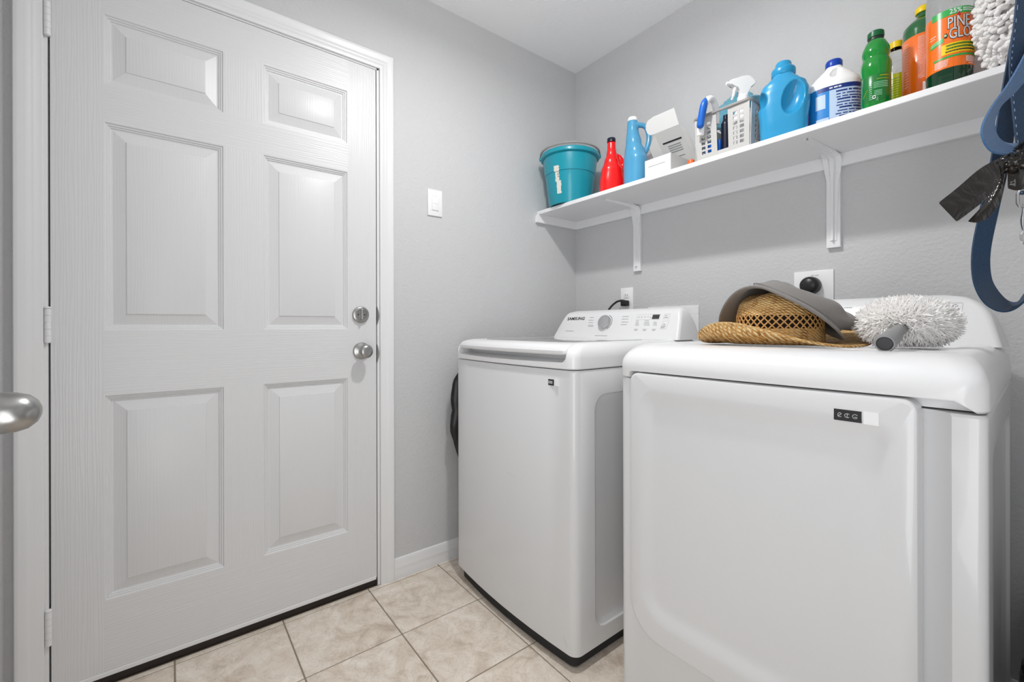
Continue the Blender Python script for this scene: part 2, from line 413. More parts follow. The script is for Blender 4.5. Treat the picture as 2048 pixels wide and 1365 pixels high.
# ------------------------------------------------------------------ door knob at the left edge of the view
KA = basis(kp, (1, 0.0, 0), (0, 0, 1))
Mk = Matrix.Translation(kp) @ Vector((0, 0, 1)).rotation_difference(Vector((0.070, 0.9975, 0))).to_matrix().to_4x4()
bm = B(); lathe(bm, [(0.0001, 0), (0.034, 0), (0.034, 0.004), (0.028, 0.010), (0.013, 0.014), (0.012, 0.024), (0.016, 0.029), (0.0235, 0.037), (0.0265, 0.047), (0.0272, 0.058), (0.0260, 0.070), (0.0225, 0.081), (0.0150, 0.089), (0.0075, 0.0925), (0.0001, 0.0935)], (0, 0, 0), 40, M=Mk)
obj('door_knob', bm, 'satin_nickel', door2, label='egg shaped brushed nickel knob')

# ------------------------------------------------------------------ washer
WX0, WX1, WY0, WY1 = 0.130, 0.815, -0.850, -0.14
w = thing('washing_machine', (0.4725, -0.50, 0), 'white top loading washing machine with silver dial, in the corner beside the door wall', 'washing machine')
BOW = 0.020
def side_recess(xs, y0, y1, z0, z1, sgn, d=0.010):
    """cutter for an embossed side panel"""
    bm = B()
    n = 6
    def ring(x, o):
        r = 0.05 - o; pts = []
        for cy, cz, a0 in ((y1 - o, z0 + o, -PI / 2), (y1 - o, z1 - o, 0), (y0 + o, z1 - o, PI / 2), (y0 + o, z0 + o, PI)):
            sy = -1 if cy > (y0 + y1) / 2 else 1; sz = -1 if cz > (z0 + z1) / 2 else 1
            for i in range(n + 1):
                a = a0 + PI / 2 * i / n
                pts.append((x, cy + sy * r + r * math.cos(a), cz + sz * r + r * math.sin(a)))
        return pts
    loft(bm, [ring(xs + sgn * 0.004, -0.006), ring(xs, 0.0), ring(xs - sgn * d * 0.5, 0.004), ring(xs - sgn * d, 0.018)])
    return bm
bm = B()
loft(bm, [rring(WX0 + i, WX1 - i, WY0 + i, WY1 - i, z, 0.026, 6, BOW) for i, z in ((0.004, 0.046), (0.0, 0.050), (0.0, 0.898), (0.003, 0.9035))])
bm = cut(bm, side_recess(WX1, -0.765, -0.20, 0.10, 0.826, 1))
bm = cut(bm, side_recess(WX0, -0.765, -0.20, 0.10, 0.826, -1))
obj('cabinet', bm, 'appliance_white', w, smooth=30)
bm = B(); loft(bm, [rring(WX0 + 0.02, WX1 - 0.02, WY0 + 0.016, WY1 - 0.02, z, 0.02, 4, BOW) for z in (0.006, 0.060)]); obj('base', bm, 'appliance_base', w)
for fx in (WX0 + 0.06, WX1 - 0.06):
    for fy in (WY0 + 0.07, WY1 - 0.06):
        bm = B(); lathe(bm, [(0.022, 0.0), (0.024, 0.006), (0.014, 0.012), (0.010, 0.014), (0.010, 0.03)], (fx, fy, 0), 14); obj('foot', bm, 'plastic_black', w)
def fillet(z0, z1, dx, dyf, n=8):
    out = []
    for i in range(n + 1):
        a = PI / 2 * i / n
        out.append((z0 + (z1 - z0) * math.sin(a), dx * (1 - math.cos(a)), dyf * (1 - math.cos(a))))
    return out
bm = B()
rings = [rring(WX0 + 0.002, WX1 - 0.002, WY0, WY1, 0.9065, 0.028, 6, BOW), rring(WX0 - 0.001, WX1 + 0.001, WY0 - 0.003, WY1, 0.910, 0.030, 6, BOW)]
for z, dx, dy in fillet(0.940, 0.986, 0.034, 0.055):
    rings.append(rring(WX0 - 0.001 + dx, WX1 + 0.001 - dx, WY0 - 0.003 + dy, WY1 - dx * 0.3, z, 0.030 + 0.02 * dx / 0.034, 6, BOW))
loft(bm, rings)
c = B()      # lid seat and finger pocket
def pocket(y, o):
    pts = []; x0, x1, z0, z1, r = 0.158 + o, 0.784 - o, 0.9255 + o, 1.02, 0.022
    for i in range(7): a = PI + PI / 2 * i / 6; pts.append((x0 + r + r * math.cos(a), y, z0 + r + r * math.sin(a)))
    for i in range(7): a = -PI / 2 + PI / 2 * i / 6; pts.append((x1 - r + r * math.cos(a), y, z0 + r + r * math.sin(a)))
    pts += [(x1, y, z1), (x0, y, z1)]
    return pts
loft(c, [pocket(-0.93, -0.012), pocket(-0.862, 0.0), pocket(-0.795, 0.008)])
bm = cut(bm, c)
c = B(); box(c, 0.158, 0.784, -0.835, -0.345, 0.957, 1.02); bm = cut(bm, c)
obj('top_frame', bm, 'appliance_gloss', w, smooth=30)
bm = B()
lr = []
for z, i, j in ((0.9485, 0.010, 0.012), (0.950, 0.004, 0.004), (0.954, 0.0, 0.0), (0.962, 0.0, -0.001), (0.970, 0.002, 0.003), (0.977, 0.006, 0.010), (0.982, 0.014, 0.024), (0.9845, 0.026, 0.045), (0.985, 0.045, 0.065)):
    lr.append(rring(0.1615 + i, 0.7805 - i, -0.856 + j, -0.347, z, [0.02, 0.02, 0.004, 0.004], 6, BOW))
loft(bm, lr); lid = obj('lid', bm, 'appliance_gloss', w, smooth=30)
bm = B(); loft(bm, [rring(0.222 + i, 0.720 - i, -0.772 + i, -0.372 - i, z, 0.03, 5, 0.01) for z, i in ((0.984, 0), (0.9862, 0), (0.9866, 0.0015))]); obj('lid_glass', bm, 'lid_glass', lid)
def console(name, x0, x1, xt0, xt1, yb0, zb, zt, parent, m, yfb=-0.300, yft=-0.238, corner=0.05, pw=3.0):
    rings = []; N = 16
    for k in range(N + 1):
        s = k / N; ss = math.sin(s * PI / 2) if False else s
        z = lerp(zb, zt, ss)
        e = 1 - (1 - min(1, max(0, (s - 0.45) / 0.55)) ** pw) ** (1 / pw)
        yf = lerp(yfb, yft, s) + 0.030 * (1 - math.sqrt(max(0, 1 - max(0, (s - 0.80) / 0.20) ** 2)))
        yb = lerp(yb0, yb0 - 0.03, s) - 0.055 * (1 - math.sqrt(max(0, 1 - s ** 2.4)))
        rings.append(rring(lerp(x0, xt0, s) + corner * e, lerp(x1, xt1, s) - corner * e, yf, max(yb, yf + 0.03), z, 0.014 , 5))
    bm = B(); loft(bm, rings); return obj(name, bm, m, parent, smooth=40)
console('control_panel', 0.128, 0.812, 0.168, 0.790, -0.135, 0.984, 1.112, w, 'appliance_gloss', corner=0.03)
# slanted control face: u along x, v up the slope
FB, FT = Vector((0, -0.300, 0.984)), Vector((0, -0.238, 1.112)); FV = (FT - FB); SL = FV.length; FVn = FV.normalized(); FN = Vector((1, 0, 0)).cross(FVn).normalized()
if FN.y > 0: FN = -FN
def face_pt(x, v, lift=0.0): return Vector((x, 0, 0)) + FB + FVn * v + FN * lift
def face_M(x, v, lift=0.0): return basis(face_pt(x, v, lift), (1, 0, 0), FVn)
def plaque(parent, name, x0, x1, v0, v1, m, lift=0.0004, th=0.0004, shear=0.0):
    bm = B(); r = []
    for l in (lift - 0.002, lift + th): r.append([face_pt(x0 + v0 * shear, v0, l), face_pt(x1 + v0 * shear, v0, l), face_pt(x1 + v1 * shear, v1, l), face_pt(x0 + v1 * shear, v1, l)])
    loft(bm, r); return obj(name, bm, m, parent, smooth=0)
obj('logo', text_bm('SAMSUNG', 0.0215, face_M(0.2475, 0.0985, 0.0002), bold=0.0006, sx=1.15), 'print_dark', w, smooth=0)
def dashes(parent, name, rows, m, Mf, hh=0.0016):
    """illegible print: short strokes"""
    bm = B(); rnd = random.Random(len(rows) * 7 + int(rows[0][0] * 1000))
    for x, v, L in rows:
        p = x
        while p < x + L:
            d = rnd.uniform(0.0025, 0.006); q = min(p + d, x + L)
            for a in (0, 1):
                pass
            loft(bm, [[Mf(p, v - hh, l), Mf(q, v - hh, l), Mf(q, v + hh, l), Mf(p, v + hh, l)] for l in (-0.0005, 0.0005)])
            p = q + 0.0012
    return obj(name, bm, m, parent, kind='stuff', smooth=0)
dashes(w, 'printing', [(0.206, 0.034, 0.052), (0.335, 0.1035, 0.022), (0.333, 0.090, 0.028), (0.336, 0.077, 0.028), (0.338, 0.064, 0.034), (0.342, 0.058, 0.030), (0.520, 0.1045, 0.034), (0.522, 0.092, 0.032), (0.524, 0.0785, 0.034), (0.524, 0.066, 0.032), (0.400, 0.012, 0.070)], 'print_gray', face_pt, 0.0011)
rows = []
for i, (xx, LL) in enumerate(((0.598, 0.016), (0.640, 0.024), (0.683, 0.016))):
    for k, v in enumerate((0.083, 0.076, 0.0695, 0.063)):
        if not (i == 2 and k == 0): rows.append((xx + k * 0.0006, v, LL * (0.8 + 0.1 * k)))
    rows.append((xx + 0.002, 0.044, 0.018)); rows.append((xx + 0.006, 0.039, 0.012))
dashes(w, 'printing', rows, 'print_gray', face_pt, 0.0010)
def frame_line(x0, x1, v0, v1, wd=0.0009, shear=0.0):
    bm = B()
    for a, b, c_, d in ((x0, x1, v0, v0 + wd), (x0, x1, v1 - wd, v1), (x0, x0 + wd, v0, v1), (x1 - wd, x1, v0, v1)):
        loft(bm, [[face_pt(a + c_ * shear, c_, l), face_pt(b + c_ * shear, c_, l), face_pt(b + d * shear, d, l), face_pt(a + d * shear, d, l)] for l in (-0.0005, 0.0005)])
    return obj('button_outline', bm, 'print_light', w, smooth=0)
frame_line(0.596, 0.706, 0.088, 0.112); frame_line(0.722, 0.748, 0.090, 0.112); frame_line(0.716, 0.742, 0.046, 0.082, shear=0.12)
plaque(w, 'display', 0.671, 0.703, 0.0905, 0.1095, 'display_black')
dashes(w, 'printing', [(0.603, 0.100, 0.006), (0.617, 0.100, 0.006), (0.633, 0.100, 0.006), (0.648, 0.101, 0.005), (0.660, 0.097, 0.006), (0.728, 0.104, 0.010), (0.726, 0.096, 0.016), (0.730, 0.066, 0.010), (0.724, 0.058, 0.018), (0.723, 0.052, 0.016)], 'print_gray', face_pt, 0.0014)
# dial
Md = face_M(0.437, 0.076)
bm = B(); lathe(bm, [(0.0001, -0.004), (0.0395, -0.004), (0.0395, 0.001), (0.037, 0.0022), (0.0001, 0.0022)], n=40, M=Md); dial = obj('dial', bm, 'appliance_gloss', w)
bm = B(); lathe(bm, [(0.0001, 0.002), (0.031, 0.002), (0.0305, 0.016), (0.029, 0.018), (0.026, 0.0185), (0.0001, 0.0185)], n=40, M=Md); obj('dial_cap', bm, 'knob_silver', dial)
bm = B(); pts = [Md @ Vector((0.0365 * math.cos(a), 0.0365 * math.sin(a), 0.0024)) for a in [(-1.0 + 2.3 * i / 20) for i in range(21)]]; tube(bm, pts, 0.0011, 6); obj('dial_mark', bm, 'print_dark', dial)
def front_pt(xc, yfront):
    return lambda x, v, l: Vector((x, yfront - l, v))
# feature sticker on the front
ys = WY0 - BOW * (1 - ((0.72 - 0.4725) / 0.3425) ** 2)
bm = B(); box(bm, 0.7025, 0.733, ys - 0.0009, ys + 0.004, 0.8535, 0.8725); st = obj('sticker', bm, 'print_dark', w, label='small black feature sticker', smooth=0)
dashes(st, 'printing', [(0.7065, 0.8655, 0.022), (0.7075, 0.8610, 0.021)], 'print_light', front_pt(0, ys - 0.0007), 0.0018)
bm = B(); box(bm, 0.7365, 0.752, ys - 0.0007, ys + 0.006, 0.8535, 0.8735); obj('sticker', bm, 'plate_white', w, label='small white sticker', smooth=0)

bm = B(); rnd = random.Random(31)
for x_, z_, L_, sl in ((0.50, 0.53, 0.045, -0.1), (0.245, 0.155, 0.03, -1.0), (0.40, 0.125, 0.022, -0.7), (0.455, 0.120, 0.022, -0.8), (0.50, 0.105, 0.03, -0.9), (0.575, 0.118, 0.02, -0.9), (0.768, 0.105, 0.016, -2.0), (0.772, 0.095, 0.012, -2.0), (0.765, 0.098, 0.014, -2.0)):
    pts = [(x_ + L_ * k / 3, WY0 - BOW * (1 - ((x_ + L_ * k / 3 - 0.4725) / 0.3425) ** 2) + 0.0004, z_ + sl * L_ * k / 3) for k in range(4)]; tube(bm, pts, 0.0009, 5)
obj('scuff_marks', bm, 'print_light', w, kind='stuff')
# ------------------------------------------------------------------ dryer
DX0, DX1, DY0, DY1 = 0.960, 1.645, -0.826, -0.10
def dtaper(bm):      # the cabinet narrows a little towards the back
    for v in bm.verts:
        if v.co.x > 1.3: v.co.x -= 0.024 * (v.co.x - 1.3) / 0.345 * min(1.0, max(0.0, (v.co.y + 0.80) / 0.70))
    return bm
d = thing('clothes_dryer', (1.3025, -0.46, 0), 'white clothes dryer with large front door, hat and duster on its top', 'dryer')
bm = B()
loft(bm, [rring(DX0 + i, DX1 - i, DY0 + i, DY1, z, [0.020, 0.012, 0.01, 0.01], 5) for i, z in ((0.003, 0.040), (0.0, 0.044), (0.0, 0.894), (0.003, 0.8985))])
c = B()      # door well: open channel right of the door
def well(y, o):
    x0, x1, z0, r = 0.9995 - o, 1.584 + o, 0.2385 - o, 0.089
    return [(x1, y, z0), (x1, y, 0.95), (x0, y, 0.95)] + [(x0 + r - r * math.cos(PI / 2 * i / 10), y, z0 + r - r * math.sin(PI / 2 * i / 10)) for i in range(11)]
def wellx(y, o):
    p = well(y, 0.0); return [(x + (o if x > 1.5 else 0), yy, z) for x, yy, z in p]
loft(c, [wellx(-0.90, 0.036), wellx(-0.826, 0.022), wellx(-0.820, 0.016), wellx(-0.808, 0.002), wellx(-0.803, -0.012)])
bm = cut(bm, c)
bm = dtaper(cut(bm, side_recess(DX1, -0.745, -0.18, 0.10, 0.835, 1, 0.014)))
obj('cabinet', bm, 'appliance_white', d, smooth=30)
bm = B(); loft(bm, [rring(DX0 + 0.02, DX1 - 0.02, DY0 + 0.03, DY1 - 0.02, z, 0.02, 4) for z in (0.020, 0.055)]); obj('base', bm, 'appliance_base', d)
for fx in (DX0 + 0.06, DX1 - 0.06):
    for fy in (DY0 + 0.08, DY1 - 0.06):
        bm = B(); lathe(bm, [(0.022, 0.0), (0.024, 0.006), (0.014, 0.012), (0.010, 0.014), (0.010, 0.03)], (fx, fy, 0), 14); obj('foot', bm, 'plastic_black', d)
# door leaf: outline with its own corner radii, dished middle
def door_outline(o, y, r_top=0.022, rbl=0.085, rbr=0.05, x0=1.0035, x1=1.5695, z0=0.243, z1=0.9155, n=8):
    pts = []
    for cx, cz, a0, r, sx, sz in ((x1 - o, z0 + o, -PI / 2, max(0.004, rbr - o), -1, 1), (x1 - o, z1 - o, 0, max(0.004, r_top - o), -1, -1), (x0 + o, z1 - o, PI / 2, max(0.004, r_top - o), 1, -1), (x0 + o, z0 + o, PI, max(0.004, rbl - o), 1, 1)):
        for i in range(n + 1):
            a = a0 + PI / 2 * i / n
            pts.append((cx + sx * r + r * math.cos(a), y, cz + sz * r + r * math.sin(a)))
    return pts
def door_inner(o, y): return door_outline(o, y, 0.040, 0.07, 0.05, 1.040, 1.545, 0.300, 0.872)
bm = B()
loft(bm, [door_outline(0.003, -0.8045), door_outline(0.0, -0.808), door_outline(0.0, -0.835), door_outline(0.002, -0.8395), door_outline(0.006, -0.8415), door_inner(-0.006, -0.8425), door_inner(0.0, -0.8422), door_inner(0.012, -0.8395), door_inner(0.024, -0.8355), door_inner(0.034, -0.8335), door_inner(0.046, -0.833)])
dd = obj('door', bm, 'appliance_white', d, smooth=25)
bm = B(); box(bm, 1.4555, 1.4960, -0.8433, -0.838, 0.8665, 0.8865); st = obj('sticker', bm, 'print_dark', dd, label='black feature sticker', smooth=0)
bm = B()
for k, cx in enumerate((1.4645, 1.4755, 1.4870)):
    pts = [(cx + 0.0038 * math.cos(a) * (0.8 if k == 0 else 1), -0.8434, 0.8765 + 0.0036 * math.sin(a)) for a in [0.6 + 5.0 * i / 14 for i in range(15)]]
    tube(bm, pts, 0.0005, 5)
    if k == 1: tube(bm, [(cx, -0.8434, 0.8735), (cx, -0.8434, 0.8795)], 0.0005, 5)
    if k == 0: tube(bm, [(cx - 0.003, -0.8434, 0.8735), (cx + 0.002, -0.8434, 0.8785)], 0.0005, 5)
    if k == 2: tube(bm, [(cx - 0.001, -0.8434, 0.8755), (cx + 0.003, -0.8434, 0.8755)], 0.0005, 5)
obj('symbol', bm, 'print_light', st)
bm = B(); box(bm, 1.4985, 1.5195, -0.8431, -0.838, 0.8655, 0.8875); obj('sticker', bm, 'plate_white', dd, label='small white sticker', smooth=0)
# top shell
bm = B()
rings = [rring(DX0 + 0.003, DX1 - 0.003, DY0 + 0.001, DY1, 0.9015, 0.022, 6, 0.004), rring(DX0 - 0.001, DX1 + 0.001, DY0 - 0.004, DY1, 0.905, 0.026, 6, 0.004), rring(DX0 - 0.001, DX1 + 0.001, DY0 - 0.008, DY1, 0.925, 0.030, 6, 0.006)]
for z, dx, dy in fillet(0.935, 0.990, 0.040, 0.075, 10):
    rings.append(rring(DX0 - 0.001 + dx, DX1 + 0.001 - dx, DY0 - 0.009 + dy, DY1 - 0.004, z, 0.032 + dx * 0.5, 6, 0.006))
rings.append(rring(DX0 + 0.065, DX1 - 0.065, DY0 + 0.095, DY1 - 0.01, 0.9895, 0.05, 6, 0.006))
rings.append(rring(DX0 + 0.075, DX1 - 0.075, DY0 + 0.105, DY1 - 0.012, 0.9865, 0.05, 6, 0.006))
loft(bm, rings)
c = B()
def arch(y, o):
    x0, x1, z1, r = 0.993 + o, 1.606 - o, 0.9195 - o * 0.4, 0.026
    pts = [(x0, y, 0.85), (x1 + 0.03, y, 0.85), (x1 + 0.03, y, 0.9005)]
    for i in range(7): a = -PI / 2 - PI / 2 * i / 6; pts.append((x1 + 0.03 + (r - 0.006) * math.cos(a) * 1.3, y, z1 - 0.019 + 0.019 + (r - 0.007) * (math.sin(a)) * 0 - 0.019 * (1 - i / 6) ** 2 * 0.95))
    for i in range(7): a = PI / 2 + PI / 2 * i / 6; pts.append((x0 + 0.014 + 0.014 * math.cos(a), y, z1 - 0.014 + 0.014 * math.sin(a)))
    return pts
loft(c, [arch(-0.93, -0.003), arch(-0.8355, 0.0), arch(-0.800, 0.004)])
bm = dtaper(cut(bm, c))
obj('top_shell', bm, 'appliance_gloss', d, smooth=30)
console('control_panel', 0.965, 1.620, 1.000, 1.585, -0.100, 0.985, 1.118, d, 'appliance_gloss', yfb=-0.275, yft=-0.200, corner=0.075, pw=2.2)
FB, FT = Vector((0, -0.275, 0.985)), Vector((0, -0.200, 1.118)); FV = FT - FB; FVn = FV.normalized(); FN = Vector((1, 0, 0)).cross(FVn).normalized()
if FN.y > 0: FN = -FN
def ftube(pts, name, m, par): 
    bm = B(); tube(bm, pts, 0.0006, 5); return obj(name, bm, m, par)
def rr_line(x0, x1, v0, v1, r, par):
    pts = []
    for cx, cv, a0 in ((x1 - r, v0 + r, -PI / 2), (x1 - r, v1 - r, 0), (x0 + r, v1 - r, PI / 2), (x0 + r, v0 + r, PI)):
        for i in range(4): a = a0 + PI / 2 * i / 3; pts.append(face_pt(cx + r * math.cos(a), cv + r * math.sin(a), 0.0003))
    pts.append(pts[0]); ftube(pts, 'button_outline', 'print_light', par)
rr_line(1.522, 1.548, 0.101, 0.125, 0.003, d); rr_line(1.522, 1.548, 0.066, 0.094, 0.003, d)
ftube([face_pt(1.535 + 0.0045 * math.cos(a), 0.1165 + 0.0035 * math.sin(a), 0.0004) for a in [0.9 + 5.6 * i / 16 for i in range(17)]], 'symbol', 'print_gray', d)
dashes(d, 'printing', [(1.526, 0.1075, 0.018), (1.480, 0.115, 0.03), (1.528, 0.075, 0.014), (1.36, 0.105, 0.05), (1.30, 0.12, 0.02)], 'print_gray', face_pt, 0.0012)

# ------------------------------------------------------------------ wall fittings
def plate(bm, c, nrm_axis, wd, hg, th=0.006):
    if nrm_axis == 'X': box(bm, 0.0, th, c[1] - wd / 2, c[1] + wd / 2, c[2] - hg / 2, c[2] + hg / 2, 0.0025, 2)
    else: box(bm, c[0] - wd / 2, c[0] + wd / 2, -th, 0.0, c[2] - hg / 2, c[2] + hg / 2, 0.0025, 2)
t = thing('light_switch', (0, -0.880, 1.5195), 'white rocker light switch with motion sensor on the wall beside the door', 'switch')
bm = B(); plate(bm, (0, -0.880, 1.5767), 'X', 0.070, 0.1145, 0.0065); obj('cover_plate', bm, 'plate_white', t)
bm = B(); box(bm, 0.004, 0.0105, -0.8965, -0.8635, 1.5435, 1.6095, 0.002, 2); rk = obj('rocker', bm, 'plate_white', t)
bm = B(); box(bm, 0.0095, 0.0109, -0.894, -0.866, 1.5715, 1.5725); box(bm, 0.0095, 0.0109, -0.8945, -0.890, 1.6035, 1.6055); box(bm, 0.0095, 0.0109, -0.883, -0.877, 1.6025, 1.6045); obj('marking', bm, 'print_light', rk, kind='stuff')
t = thing('wall_outlet', (0.351, 0, 1.113), 'white duplex wall outlet above the washing machine', 'outlet')
bm = B(); plate(bm, (0.351, 0, 1.1705), 'Y', 0.074, 0.1145); obj('cover_plate', bm, 'plate_white', t)
for zz in (1.190, 1.151):
    bm = B(); loft(bm, [rring(0.351 - 0.017 + i, 0.351 + 0.017 - i, zz - 0.0145 + i, zz + 0.0145 - i, 0.0, 0.010, 5) for i in (0, 0)] if False else [[(p[0], yy, p[1]) for p in rring(0.334 + i, 0.368 - i, zz - 0.0145 + i, zz + 0.0145 - i, 0, 0.010, 5)] for yy, i in ((-0.004, 0), (-0.0078, 0), (-0.0084, 0.001))]); rc = obj('receptacle', bm, 'plate_white', t)
    bm = B(); box(bm, 0.3445, 0.346, -0.0088, -0.008, zz - 0.003, zz + 0.005); box(bm, 0.356, 0.3575, -0.0088, -0.008, zz - 0.003, zz + 0.005); obj('slot', bm, 'print_dark', rc, smooth=0)
t = thing('power_cord', (0.35, -0.02, 1.10), 'black power cord with angled plug in the outlet above the washing machine', 'cord')
bm = B(); box(bm, 0.332, 0.372, -0.034, -0.0088, 1.136, 1.164, 0.006, 3); obj('plug', bm, 'plastic_black', t)
bm = B(); tube(bm, smooth_path([(0.352, -0.022, 1.158), (0.338, -0.03, 1.163), (0.315, -0.038, 1.158), (0.290, -0.05, 1.135), (0.272, -0.062, 1.10), (0.262, -0.07, 1.05), (0.265, -0.075, 0.95)]), [0.008] * 4 + [0.0062] * 3 + [0.0050] * 30, 10); obj('cable', bm, 'plastic_black', t)
t = thing('dryer_outlet', (1.153, 0, 1.108), 'large white outlet plate behind the hats with a round black plug', 'outlet')
bm = B(); plate(bm, (1.153, 0, 1.1700), 'Y', 0.121, 0.121); obj('cover_plate', bm, 'plate_white', t)
bm = B()
box(bm, 1.147, 1.1555, -0.0068, -0.004, 1.2125, 1.2155); box(bm, 1.159, 1.170, -0.0066, -0.004, 1.2125, 1.2150); obj('marking', bm, 'print_light', t, kind='stuff', smooth=0)
t = thing('dryer_plug', (1.149, -0.03, 1.14), 'round black dryer plug in the large outlet plate', 'plug')
bm = B(); lathe(bm, [(0.0001, -0.006), (0.030, -0.006), (0.031, -0.012), (0.0305, -0.030), (0.027, -0.040), (0.020, -0.046), (0.0001, -0.048)], (1.149, 0, 1.178), 32, 'Y'); obj('plug', bm, 'plastic_black', t)
bm = B(); tube(bm, smooth_path([(1.149, -0.030, 1.170), (1.151, -0.034, 1.14), (1.155, -0.038, 1.09), (1.16, -0.045, 1.0), (1.16, -0.05, 0.9)]), 0.0095, 10); obj('cable', bm, 'plastic_black', t)
t = thing('washer_supply_box', (0.61, 0, 0.88), 'white recessed plumbing box in the wall behind the washing machine', 'plumbing box')
bm = B(); x0, x1, z0, z1 = 0.475, 0.7275, 0.90, 1.126
for a in ((x0, x1, z1 - 0.038, z1), (x0, x1, z0, z0 + 0.038), (x0, x0 + 0.038, z0 + 0.038, z1 - 0.038), (x1 - 0.040, x1, z0 + 0.038, z1 - 0.038)): box(bm, a[0], a[1], -0.007, 0.0, a[2], a[3], 0.0015, 1)
obj('frame', bm, 'plate_white', t)
bm = B(); box(bm, x0 + 0.03, x1 - 0.03, -0.0035, -0.0005, z0 + 0.03, z1 - 0.03); obj('box_back', bm, 'print_light', t)
for k, (xx, mm) in enumerate(((0.55, 'plate_white'), (0.64, 'plate_white'))):
    bm = B(); tube(bm, smooth_path([(xx, -0.012, 1.0), (xx, -0.03, 0.985), (xx + 0.005, -0.05, 0.94), (xx + 0.01, -0.06, 0.85)]), 0.009, 10); obj('hose', bm, 'print_light', t)

# ------------------------------------------------------------------ shelf
SZ0, SZ1, SY, SXR = 1.6145, 1.6330, -0.290, 1.640
t = thing('wall_shelf', (0.82, -0.145, 1.572), 'long white wall shelf full of cleaning supplies', 'shelf')
bm = B(); box(bm, 0.0015, SXR, SY, -0.0015, SZ0, SZ1, 0.0015, 1); obj('board', bm, 'shelf_paint', t)
bm = B(); box(bm, 0.0195, SXR, -0.0190, -0.0005, 1.5720, SZ0, 0.001, 1); obj('cleat', bm, 'shelf_paint', t)
bm = B(); loft(bm, [[(0.0005, -0.300, 1.5745), (0.0005, -0.300, 1.6035), (0.0005, -0.293, SZ0), (0.0005, -0.0005, SZ0), (0.0005, -0.0005, 1.5720)], [(0.0190, -0.300, 1.5745), (0.0190, -0.300, 1.6035), (0.0190, -0.293, SZ0), (0.0190, -0.0005, SZ0), (0.0190, -0.0005, 1.5720)]]); obj('cleat', bm, 'shelf_paint', t)
for xb in (0.4175, 1.2155):
    br = None
    bm = B()
    box(bm, xb - 0.020, xb + 0.020, -0.0155, -0.0005, 1.302, 1.5725, 0.001, 1)      # backing board
    bb = obj('bracket_board', bm, 'shelf_paint', t)
    bm = B()      # pressed steel arm: wide at the bend, tapering to both ends
    path = [(-0.0175, 1.325, 0.010), (-0.0175, 1.40, 0.012), (-0.0185, 1.52, 0.0165), (-0.0200, 1.565, 0.024), (-0.0235, 1.592, 0.027), (-0.034, 1.606, 0.026), (-0.07, 1.6125, 0.021), (-0.15, 1.6125, 0.0145), (-0.245, 1.6125, 0.009)]
    th = 0.0016; top, bot = [], []
    def sect(y, z, hw, ny, nz):
        pr = [(-1, 0), (-0.42, 0), (-0.22, 0.009), (0.22, 0.009), (0.42, 0), (1, 0)]
        a = [(xb + p * hw, y + ny * q, z + nz * q) for p, q in pr]
        b_ = [(xb + p * hw, y + ny * (q - th), z + nz * (q - th)) for p, q in reversed(pr)]
        return a + b_
    secs = []
    for i, (y, z, hw) in enumerate(path):
        a = path[max(0, i - 1)]; b = path[min(len(path) - 1, i + 1)]
        ty, tz = b[0] - a[0], b[1] - a[1]; L = math.hypot(ty, tz); ny, nz = -tz / L, ty / L
        if i == 0: ny, nz = -1, 0
        if i == len(path) - 1: ny, nz = 0, -1
        secs.append(sect(y, z, hw, ny, nz))
    loft(bm, secs); arm = obj('bracket', bm, 'shelf_paint', t, smooth=50)
    for dx, yy, zz in ((-0.010, -0.021, 1.545), (0.011, -0.021, 1.552), (0.0, -0.020, 1.3325)): obj('screw', lathe_bm([(0.0036, 0.002), (0.0036, -0.002), (0.002, -0.0035), (0.0001, -0.0037)], (xb + dx, yy + 0.001, zz), 12, 'Y'), 'shelf_paint', arm)
    for dx, yy in ((0.0, -0.235), (-0.013, -0.075), (0.013, -0.075)): obj('screw', lathe_bm([(0.0036, 0.001), (0.0036, -0.002), (0.002, -0.003), (0.0001, -0.0032)], (xb + dx, yy, 1.611), 12), 'shelf_paint', arm)

# ------------------------------------------------------------------ helpers for the small things
CAM = Vector((1.7307, -1.7951, 1.0368)); VR = Vector((math.cos(YAW), math.sin(YAW), 0)); VF = Vector((-math.sin(YAW), math.cos(YAW), 0))
def ray(px, py): return VR * ((px - 1024) / F_PX) + VF - Vector((0, 0, 1)) * ((py - CY) / F_PX)
def at(px, py, Y):
    d = ray(px, py); return CAM + d * ((Y - CAM.y) / d.y)
def atd(px, py, t): return CAM + ray(px, py) * t
def sring(c, z, hx, hy, p=2.0, n=32, rot=0.0):
    out = []
    for i in range(n):
        a = 2 * PI * i / n; ca, sa = math.cos(a), math.sin(a)
        x = hx * math.copysign(abs(ca) ** (2 / p), ca); y = hy * math.copysign(abs(sa) ** (2 / p), sa)
        cr, sr = math.cos(rot), math.sin(rot)
        out.append((c[0] + x * cr - y * sr, c[1] + x * sr + y * cr, z))
    return out
def interp(tab, z):
    for a, b in zip(tab, tab[1:]):
        if z <= b[0]:
            t = (z - a[0]) / max(1e-9, b[0] - a[0]); t = t * t * (3 - 2 * t)
            return [lerp(u, v, t) for u, v in zip(a[1:], b[1:])]
    return list(tab[-1][1:])
def fuse(bm, voxel=0.003, smooth_it=6):
    bmesh.ops.recalc_face_normals(bm, faces=bm.faces)
    return eval_mods(bm, [('REMESH', dict(mode='VOXEL', voxel_size=voxel)), ('SMOOTH', dict(factor=0.5, iterations=smooth_it))])
def bottle_body(tab, c, p=2.0, n=36, rot=0.0, steps=40):
    z0, z1 = tab[0][0], tab[-1][0]; rings = []
    zs = sorted(set([z0 + (z1 - z0) * i / steps for i in range(steps + 1)] + [t[0] for t in tab]))
    for z in zs:
        v = interp(tab, z); rings.append(sring((c[0] + (v[2] if len(v) > 2 else 0), c[1]), z, v[0], v[1], p, n, rot))
    bm = B(); loft(bm, rings); return bm
